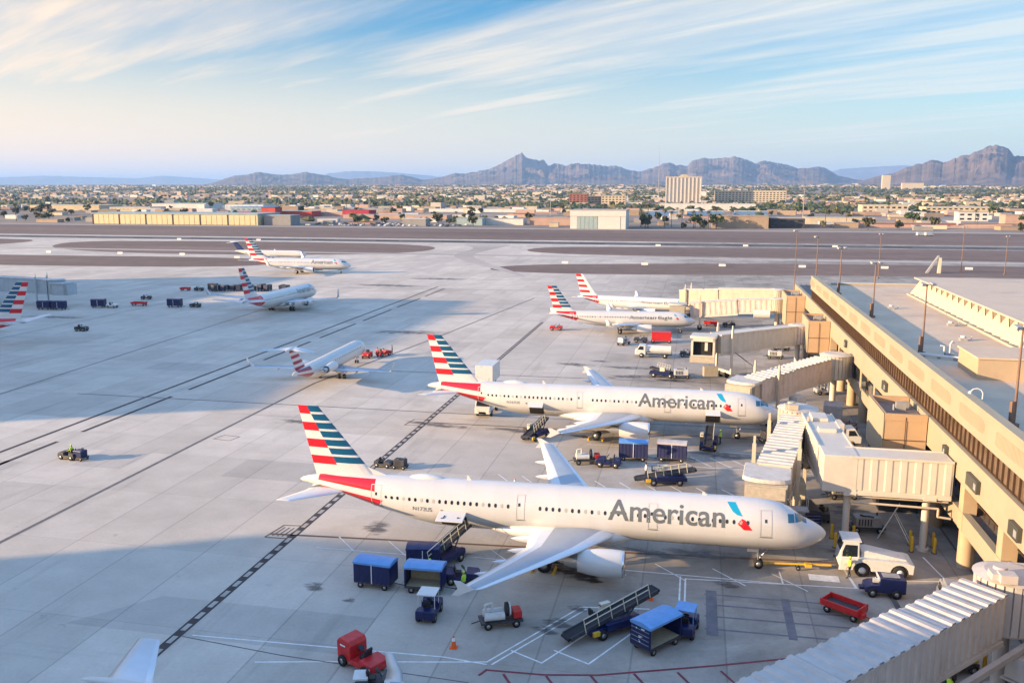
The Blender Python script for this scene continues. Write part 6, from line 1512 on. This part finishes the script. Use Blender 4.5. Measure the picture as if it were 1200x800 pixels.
mountains('mountain_range', MAIN, 13500, 4200, 'rock', step=.055, rows=44)
mountains('mountain', RIGHT, 9500, 3000, 'rock', step=.055, rows=44)
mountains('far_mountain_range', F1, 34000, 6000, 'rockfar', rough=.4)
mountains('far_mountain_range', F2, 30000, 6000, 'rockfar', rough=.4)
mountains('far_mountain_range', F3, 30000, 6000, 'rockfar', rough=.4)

# ---------------------------------------------------------------- air
hz = bpy.data.materials.new('air'); hz.use_nodes = True; t_ = hz.node_tree; t_.nodes.clear()
o_ = t_.nodes.new('ShaderNodeOutputMaterial'); v_ = t_.nodes.new('ShaderNodeVolumePrincipled'); v_.inputs['Density'].default_value = HAZE; v_.inputs['Color'].default_value = (.33,.56,.92,1); v_.inputs['Anisotropy'].default_value = .1
t_.links.new(v_.outputs[0], o_.inputs['Volume']); M['air'] = hz
mb = MB(); mb.box(-44000,44000,-3600,43500,-22.5,640); h_ = mb.build('haze','air'); h_['kind'] = 'stuff'; h_['label'] = 'thin pale blue haze in the air over the whole airport'

# ---------------------------------------------------------------- city
def gz(x,y): return terrain(x,y)
def block(name, loc, dx, dy, h, wall, roof, label, cat='building', group=None, win=2, parts=None, rz=0):
    t = thing(name, (loc[0],loc[1],gz(*loc[:2])-.05), rz, label, cat, group); a,b = dx/2, dy/2
    m = MB(); m.box(-a,a,-b,b,0,h*.94); m.build('wall', wall, t)
    m = MB(); m.box(-a-.25,a+.25,-b-.25,b+.25,h*.94,h); m.build('roof', roof, t)
    if win:
        n = max(2,int(dx/6)); lv = max(1,int(h/4))
        m = MB()
        for l in range(lv):
            z = h*.9*(l+.35)/lv
            for i in range(n):
                x = -a+dx*(i+.5)/n; m.box(x-dx/n*.28,x+dx/n*.28,-b-.06,-b+.02,z,z+h/lv*.38)
                
        m.build('window_rows' if win == 2 else 'door_panels', 'glass' if win == 2 else roof, t)
    return t
def cm(n, c, **k): M[n] = mat(n, c, .85, var=.12, vscale=.15, **k); return n
for n,c in (('c_cream',(.50,.42,.30)),('c_tan',(.34,.25,.17)),('c_white',(.58,.56,.52)),('c_grey',(.25,.24,.23)),('c_brick',(.26,.10,.07)),('c_pink',(.42,.28,.22)),('c_yellow',(.50,.41,.26)),('c_teal',(.28,.36,.36)),('c_blue',(.10,.20,.38)),('c_crimson',(.36,.03,.05)),('c_red',(.45,.06,.04)),('c_brown',(.10,.06,.05)),('c_roof',(.38,.35,.31)),('c_dark',(.05,.05,.055))): cm(n,c)
M['c_bright'] = mat('white_hangar_steel', (.58,.55,.50), .7, var=.05, vscale=.2); M['c_hangar'] = mat('hangar_yellow', (.60,.49,.28), .7, var=.06, vscale=.2)
# landmarks
t = thing('hangar', (-436,676,-.2), 0, 'long low yellow hangar with six door bays left beyond the runway', 'hangar')
m = MB(); m.box(-78,78,0,40,0,8.6); m.build('wall','c_hangar',t); m = MB(); m.box(-78.5,78.5,-.5,40.5,8.6,9.6); m.build('roof','c_teal',t)
for k in range(6):
    m = MB(); 
    for i in range(5): m.box(-76+k*25.6+i*4.9,-76+k*25.6+i*4.9+4.4,-.3,-.05,.2,8.0)
    m.build('hangar_door','c_hangar',t)
    m = MB(); m.box(-77.6+k*25.6,-76.9+k*25.6,-.6,0,0,8.6); m.build('door_post','c_brown',t)
block('annex',(-343,690),24,18,8.5,'c_grey','c_teal','grey annex at the right end of the long yellow hangar', 'building', win=0)
t = thing('hangar', (-74,668,-.2), 0, 'square white hangar with a wide door in the middle beyond the runway', 'hangar')
m = MB(); m.box(-21,21,0,32,0,13.8); m.build('wall','c_bright',t); m = MB(); m.box(-21.4,21.4,-.4,32.4,13.8,14.3); m.build('roof','c_roof',t); m = MB(); m.box(-21.2,21.2,-.5,0,9.6,13.7); m.build('door_header','c_bright',t)
m = MB(); [m.box(-16+i*3.2,-16+i*3.2+2.9,-.25,-.05,0,9.4) for i in range(5)]; m.build('hangar_door','c_teal',t); m = MB(); m.box(.5,17,-.25,-.05,0,9.4); m.build('closed_door','c_bright',t)
block('warehouse',(32,715),42,28,9.6,'c_tan','c_tan','plain tan ribbed warehouse right of the palm trees beyond the runway','warehouse',win=3)
block('office_block',(68,722),26,18,8.0,'c_dark','c_roof','dark low office block right of the tan warehouse','building')
# hotel tower
t = thing('hotel_tower', (-28,1680,gz(0,1680)), R(2), 'tall tan ribbed hotel tower standing above the city', 'tower')
m = MB(); m.box(-32,32,0,22,0,48); m.build('wall','c_bright',t); m = MB(); m.prism([(-33,48),(-33,50),(-10,50),(-4,54),(4,54),(10,50),(33,50),(33,48)],-.8,22.5); m.build('roof','c_cream',t)
m = MB()
for i in range(9): m.box(-29.0+i*7.0,-27.6+i*7.0,-.35,-.05,2,47)
m.build('window_bay','c_tan',t); m = MB()
for i in range(10): m.box(-32.6+i*7.0,-30.6+i*7.0,-1.0,-.36,0,48)
m.build('pilaster','c_bright',t)
LM = [('red_building',(-455,905),92,24,9,'c_red','c_roof','long red walled building behind the car park on the left'),
 ('brown_tower_block',(-449,880),16,16,15.5,'c_red','c_brown','square dark brown topped block on the long red building'),
 ('blue_roofed_hall',(-500,940),46,30,14,'c_teal','c_blue','hall with a blue roof left of the dark brown block'),
 ('crimson_building',(-357,900),30,22,11,'c_crimson','c_crimson','crimson building right of the long red building'),
 ('white_roofed_shed',(-405,930),60,20,7,'c_pink','c_white','white roofed shed between the brown block and the crimson building'),
 ('teal_roofed_warehouse',(-760,1220),90,50,12,'c_white','c_teal','large pale teal roofed warehouse far left in the city'),
 ('teal_roofed_hall',(-640,1190),60,40,11,'c_white','c_teal','pale teal roofed hall right of the larger one'),
 ('yellow_complex',(-860,1100),110,50,11,'c_yellow','c_cream','big yellow complex at the left edge of the city'),
 ('yellow_hall',(-735,1060),60,36,9,'c_yellow','c_roof','yellow hall right of the big yellow complex'),
 ('brick_office',(-215,1620),34,20,20,'c_brick','c_brick','red brick office block left of the hotel tower in the distance'),
 ('grey_office',(-145,1560),42,20,18,'c_cream','c_grey','grey cream office block between the brick block and the hotel tower'),
 ('dark_office',(-180,1600),30,20,16,'c_dark','c_grey','dark office block beside the distant brick block'),
 ('cream_hall',(95,1750),130,50,24,'c_cream','c_yellow','very long cream hall right of the hotel tower'),
 ('white_hall',(15,1250),120,50,14,'c_white','c_white','large white roofed hall below the hotel tower'),
 ('blue_canopy',(-40,1010),34,16,8,'c_blue','c_white','white and blue canopy left under the hotel tower'),
 ('blue_canopy',(8,1020),40,16,8,'c_blue','c_white','white and blue canopy below the middle of the long cream hall'),
 ('blue_canopy',(58,1030),36,16,8,'c_blue','c_white','white and blue canopy right of the other canopies'),
 ('cream_office',(220,1150),52,30,16,'c_cream','c_cream','cream office building right of centre in the city'),
 ('cream_office',(312,1180),80,36,12,'c_yellow','c_cream','long pale yellow building in the right part of the city'),
 ('white_office',(252,905),26,14,13,'c_white','c_roof','small white office with dark windows in the right part of the city'),
 ('orange_frame_house',(268,840),18,16,12,'c_pink','c_tan','house with an orange gabled frame right of the white office'),
 ('brick_wall_building',(165,760),70,10,5,'c_brick','c_pink','long low brick red building near the right end of the runway'),
 ('brick_wall_building',(245,765),80,8,4,'c_pink','c_brick','lower pinkish red building right of the long brick red one'),
 ('cream_shed',(118,800),56,18,9,'c_cream','c_cream','cream shed left of the brick red building'),
 ('white_house',(352,845),26,16,10,'c_white','c_white','white house with a big window near the right edge'),
 ('white_house',(318,850),26,18,7,'c_white','c_roof','low white house left of the one near the right edge'),
 ('white_tower',(867,4500),36,26,66,'c_cream','c_cream','distant pale tower at the foot of the right mountain'),
 ('white_slab',(985,4500),95,30,30,'c_cream','c_cream','wide distant pale block right of the pale tower'),
 ('orange_shed',(-118,740),40,20,9,'c_pink','c_pink','orange pink shed left of the white hangar'),
 ('white_shed',(-160,735),34,18,8,'c_white','c_roof','white shed farther left of the white hangar'),
 ('silver_tank_shed',(-228,700),20,12,9,'c_grey','c_white','grey rounded shed in the middle beyond the runway'),
 ('pale_blue_shed',(-186,720),22,14,9,'c_teal','c_teal','pale blue shed in the middle beyond the runway'),
 ('long_white_shed',(-270,1120),150,14,6,'c_white','c_white','very long thin white shed in the middle of the city'),
 ('pink_shed',(-300,860),110,20,6,'c_pink','c_roof','long pink tan shed right of the crimson building')]
for n_, loc, dx, dy, h, wl, rf, lab in LM: block(n_, loc, dx, dy, h*(.68 if loc[1] < 1500 else 1), wl, rf, lab, win=2 if ('office' in n_ or n_ == 'cream_hall' or n_ == 'white_house') else 3 if 'hall' in n_ else 0)
rs = random.Random(11)
protos = []
for wl, rf, nm in (('c_cream','c_roof','cream'),('c_tan','c_tan','tan'),('c_white','c_white','white'),('c_pink','c_brick','pinkish'),('c_grey','c_roof','grey')):
    protos.append((nm, wl, rf))
taken = [(l[1][0],l[1][1],l[2]/2+6,l[3]/2+8) for l in LM]+[(-436,696,85,30),(-74,684,28,26),(32,715,30,20),(-28,1690,50,30)]
def free(x,y,r=6): return all(abs(x-a) > c+r or abs(y-b) > d+r for a,b,c,d in taken)
pr_ = {}
cnt = 0
while cnt < 285:
    y = 700+1900*rs.random()**1.5; a = R(-44+66*rs.random()); x = y*math.tan(a)
    if abs(math.degrees(math.atan2(x,y))+11.8) > 31.5 or not free(x,y,10): continue
    k = rs.randrange(5); nm, wl, rf = protos[k]; taken.append((x,y,10,8)); cnt += 1
    lab = 'low %s flat-roofed building in the city beyond the runway' % nm; g_ = 'low %s buildings in the city' % nm
    sx, sy, sz = rs.uniform(.5,2.2), rs.uniform(.6,1.2), rs.uniform(.45,.95)
    if k not in pr_: pr_[k] = block('low_building', (x,y), 13, 10, 4.6, wl, rf, lab, 'building', g_, win=0, rz=rs.uniform(-.15,.15)); pr_[k].scale = (sx,sy,sz)
    else: copy_tree(pr_[k], (x,y,gz(x,y)-.05), rs.uniform(-.2,.2), scale=(sx,sy,sz))
# far city: a mass nobody could count
FC = {k:MB() for k in ('c_cream','c_tan','c_white','c_pink','c_roof')}
for k in range(3600):
    y = 1000*math.exp(2.15*rs.random()**.8); a = R(-46+70*rs.random()); x = y*math.tan(a); z = gz(x,y)
    if noise.noise((x*.0006,y*.0012,1)) < -.12 or not free(x,y,4): continue
    dx, dy, h = rs.uniform(7,24)*(1+y/8000), rs.uniform(8,18), rs.uniform(3,5.5)*(1 if rs.random() < .96 else 2.0)*(1+y/12000)
    FC[rs.choice(list(FC))].cb(x,y,z+h/2-.3,dx,dy,h,rz=rs.uniform(-.2,.2))
for k, m in FC.items(): o = m.build('distant_city_buildings', k); tag(o, 'far off city buildings reading as one pale speckled band', None, None, 'stuff')

# trees
M['bark'] = mat('bark', (.12,.09,.06), .9, var=.2)
leafs = {'olive':(.085,.085,.035),'green':(.045,.075,.02),'dark':(.03,.045,.02),'yellowish':(.16,.14,.05)}
for k, c in leafs.items(): M['leaf_'+k] = mat('leaf_'+k, c, .8, var=.45, vscale=.6)
def crown_mesh(rr, seed, n=260, cl=11, s=.55):
    q = random.Random(seed); m = MB(); C_ = [(q.uniform(-1,1)*rr*.62, q.uniform(-1,1)*rr*.62, q.uniform(-.35,.55)*rr, q.uniform(.28,.5)*rr) for _ in range(cl)]
    for _ in range(n):
        cx, cy_, cz, r = q.choice(C_); v = Vector((q.gauss(0,1),q.gauss(0,1),q.gauss(0,1))).normalized()*r*q.uniform(.6,1.05); c = Vector((cx,cy_,cz))+v
        a = Vector((q.gauss(0,1),q.gauss(0,1),q.gauss(0,.6))).normalized()*s*q.uniform(.6,1.4); b = a.cross(Vector((q.gauss(0,1),q.gauss(0,1),q.gauss(0,1)))).normalized()*s*q.uniform(.5,1.2)
        m.add([c-a-b,c+a-b,c+a*.6+b,c-a*.7+b],[(0,1,2,3)],0)
    return m
def make_tree(h, rr, leaf, seed, label, group, name='tree'):
    t = thing(name, (0,0,0), 0, label, 'tree', group)
    m = MB(); zt = h-rr*1.1; m.cyl((0,0,-.3),(.1,0,zt*.7),.28,.2,n=7)
    for k in range(5):
        a = k*2*PI/5+seed; m.cyl((.1,0,zt*.6),(rr*.55*math.cos(a),rr*.55*math.sin(a),zt+rr*.4),.14,.05,n=5)
    m.build('trunk','bark',t); c = crown_mesh(rr, seed); c.v = [(x,y,z+zt+rr*.25) for x,y,z in c.v]; c.build('crown','leaf_'+leaf,t); return t
def make_palm(h, label, group):
    t = thing('palm_tree', (0,0,0), 0, label, 'palm tree', group); m = MB(); m.cyl((0,0,-.3),(.3,0,h),.28,.2,n=7); m.build('trunk','bark',t); m = MB(); q = random.Random(5)
    for k in range(26):
        a = k*2.4; dr = q.uniform(-.5,.9); p = Vector((.3,0,h)); w_ = .42
        for s_ in range(4):
            d = Vector((math.cos(a),math.sin(a),dr-s_*.45)).normalized()*.85; n_ = Vector((-math.sin(a),math.cos(a),0))*w_*(1-s_*.22); p2 = p+d; m.add([p-n_,p+n_,p2+n_*.78,p2-n_*.78],[(0,1,2,3)],0); p = p2
    m.build('crown','leaf_olive',t); return t
TP = [make_tree(7.5,3.6,'olive',1,'round olive green tree in the city beyond the runway','round olive trees in the city'),
      make_tree(9,4.2,'green',2,'broad green tree in the city beyond the runway','broad green trees in the city'),
      make_tree(6,3.2,'dark',3,'dark bushy tree in the city beyond the runway','dark bushy trees in the city'),
      make_tree(6.5,3.3,'yellowish',4,'yellowish dry tree in the city beyond the runway','yellowish dry trees in the city'),
      make_palm(13,'tall palm tree in the city beyond the runway','palm trees in the city')]
used = set(); cnt = 0
fix = [(-25,690,4),(-20,700,4),(-12,695,4),(-3,698,4),(2,705,4),(8,692,4),(-38,700,4),(-44,708,4),(-2,690,1),(4,688,2),(-10,688,2),(14,690,1),(-40,694,0),(130,790,2),(178,800,1),(205,830,2),(192,820,1),(226,800,4),(-300,800,2),(-520,800,2),(-480,860,2),(60,1050,1),(72,1040,1),(330,860,2),(120,770,4),(300,830,2)]
while cnt < 290:
    if fix: x, y, k = fix.pop(0)
    else:
        y = 690+1500*rs.random()**1.25; a = R(-44+66*rs.random()); x = y*math.tan(a); k = rs.choice((0,0,1,2,2,3,4))
        if abs(math.degrees(math.atan2(x,y))+11.8) > 31.5 or not free(x,y,-4): continue
    cnt += 1; s_ = rs.uniform(.7,1.35)
    if k not in used: used.add(k); o = TP[k]; o.location = (x,y,gz(x,y)); o.scale = (s_,)*3
    else: copy_tree(TP[k], (x,y,gz(x,y)), rs.uniform(0,6), scale=s_)
FT = {k:MB() for k in leafs}
for k in range(14500):
    y = 760*math.exp(2.4*rs.random()**.8); a = R(-46+70*rs.random()); x = y*math.tan(a); z = gz(x,y)
    if noise.noise((x*.0011,y*.0016,7)) < -.22 or not free(x,y,-3): continue
    r = rs.uniform(2.2,4.6)*(1+y/7000); m = FT[rs.choice(list(leafs))]; sx = rs.uniform(.9,2.2)
    vs = []
    for (px,py,pz) in ((1,0,.35),(.3,.9,.5),(-.8,.5,.3),(-.8,-.6,.45),(.3,-.95,.3)): vs.append((x+px*r*sx*rs.uniform(.7,1.2), y+py*r*rs.uniform(.7,1.2), z+r*pz*rs.uniform(.6,1.5)))
    vs.append((x+rs.uniform(-.3,.3)*r,y,z+r*rs.uniform(1.1,1.6))); vs.append((x,y,z-.5))
    m.add(vs, [(0,1,5),(1,2,5),(2,3,5),(3,4,5),(4,0,5),(1,0,6),(2,1,6),(3,2,6),(4,3,6),(0,4,6)], 0)
for k, m in FT.items(): o = m.build('distant_tree_cover', 'leaf_'+k); tag(o, 'far off tree cover mixed through the city up to the mountains', None, None, 'stuff')

# parked cars beyond the runway
def car_mesh():
    m = MB(); m.prism([(-2.2,.3),(-2.25,.85),(-1.7,1.0),(-1.2,1.45),(.5,1.48),(1.2,1.0),(2.1,.85),(2.25,.35)], -.88,.88); return m
g_ = 'cars parked in the lot beyond the runway'; cars = []
for col, nm in (('whiteveh','white'),('dark','dark'),('greyveh','grey'),('metal','silver')):
    t = thing('parked_car', (0,0,0), 0, '%s car in the car park beyond the runway' % nm, 'car', '%s %s' % (nm, g_)); car_mesh().build('body',col,t,bevel=.08)
    m = MB(); m.prism([(-1.15,1.0),(-1.0,1.38),(.4,1.4),(.95,1.0)], -.89,.89); m.build('windows','glass',t); wheels(t,[(-1.4,-.8),(-1.4,.8),(1.4,-.8),(1.4,.8)],.33,.2); cars.append(t)
i = 0
for row in range(4):
    for k in range(26):
        if rs.random() < .28: continue
        x = -322+k*5.2+row*2; y = 684+row*13; o = cars[i % 4] if i < 4 else None; c_ = rs.choice(cars)
        if y > 700 and abs(x+300) < 0: continue
        if i < 4: o.location = (x,y,-.25)
        else: copy_tree(c_, (x,y,-.25), rs.choice((0,PI))+PI/2)
        i += 1
for (x,y) in ((141,611),(146,611)):
    t = thing('service_van', (x,y,0), R(20), 'left white van on the far dirt field' if x < 143 else 'right white van on the far dirt field', 'van'); m = MB(); m.prism([(-2.6,.4),(-2.6,2.3),(1.2,2.3),(2.2,1.3),(2.7,1.2),(2.7,.4)],-1,1); m.build('body','whiteveh',t,bevel=.08); wheels(t,[(-1.6,-.9),(-1.6,.9),(1.7,-.9),(1.7,.9)],.38,.25)
# a few tall masts in the city
for k_, (x,y,h,lab) in enumerate([(-560,1150,34,'thin tall mast above the city on the left'),(-430,1120,32,'thin tall mast right of the red building'),(-165,1000,26,'thin mast left of the white hangar'),(100,900,30,'thin mast above the palm trees'),(-105,2400,130,'very tall faint mast in front of the mountains')]):
    t = thing('radio_mast', (x,y,gz(x,y)), 0, lab, 'mast'); m = MB(); m.cyl((0,0,0),(0,0,h),.5 if h < 100 else 1.0,.25,n=8); m.build('mast_pole','greyveh',t); m = MB(); m.cb(0,0,h-.5,2.4,1.2,.8); m.build('mast_head','lamp',t)
# perimeter wall
t = thing('perimeter_wall', (150,738,-.2), 0, 'long low pale wall along the far right edge of the airfield', 'wall'); m = MB(); m.box(-110,150,-.2,.2,0,2.0); m.build('wall_body','c_pink',t); m = MB(); m.box(-110,150,-.3,.3,2.0,2.2); m.build('coping','c_white',t)
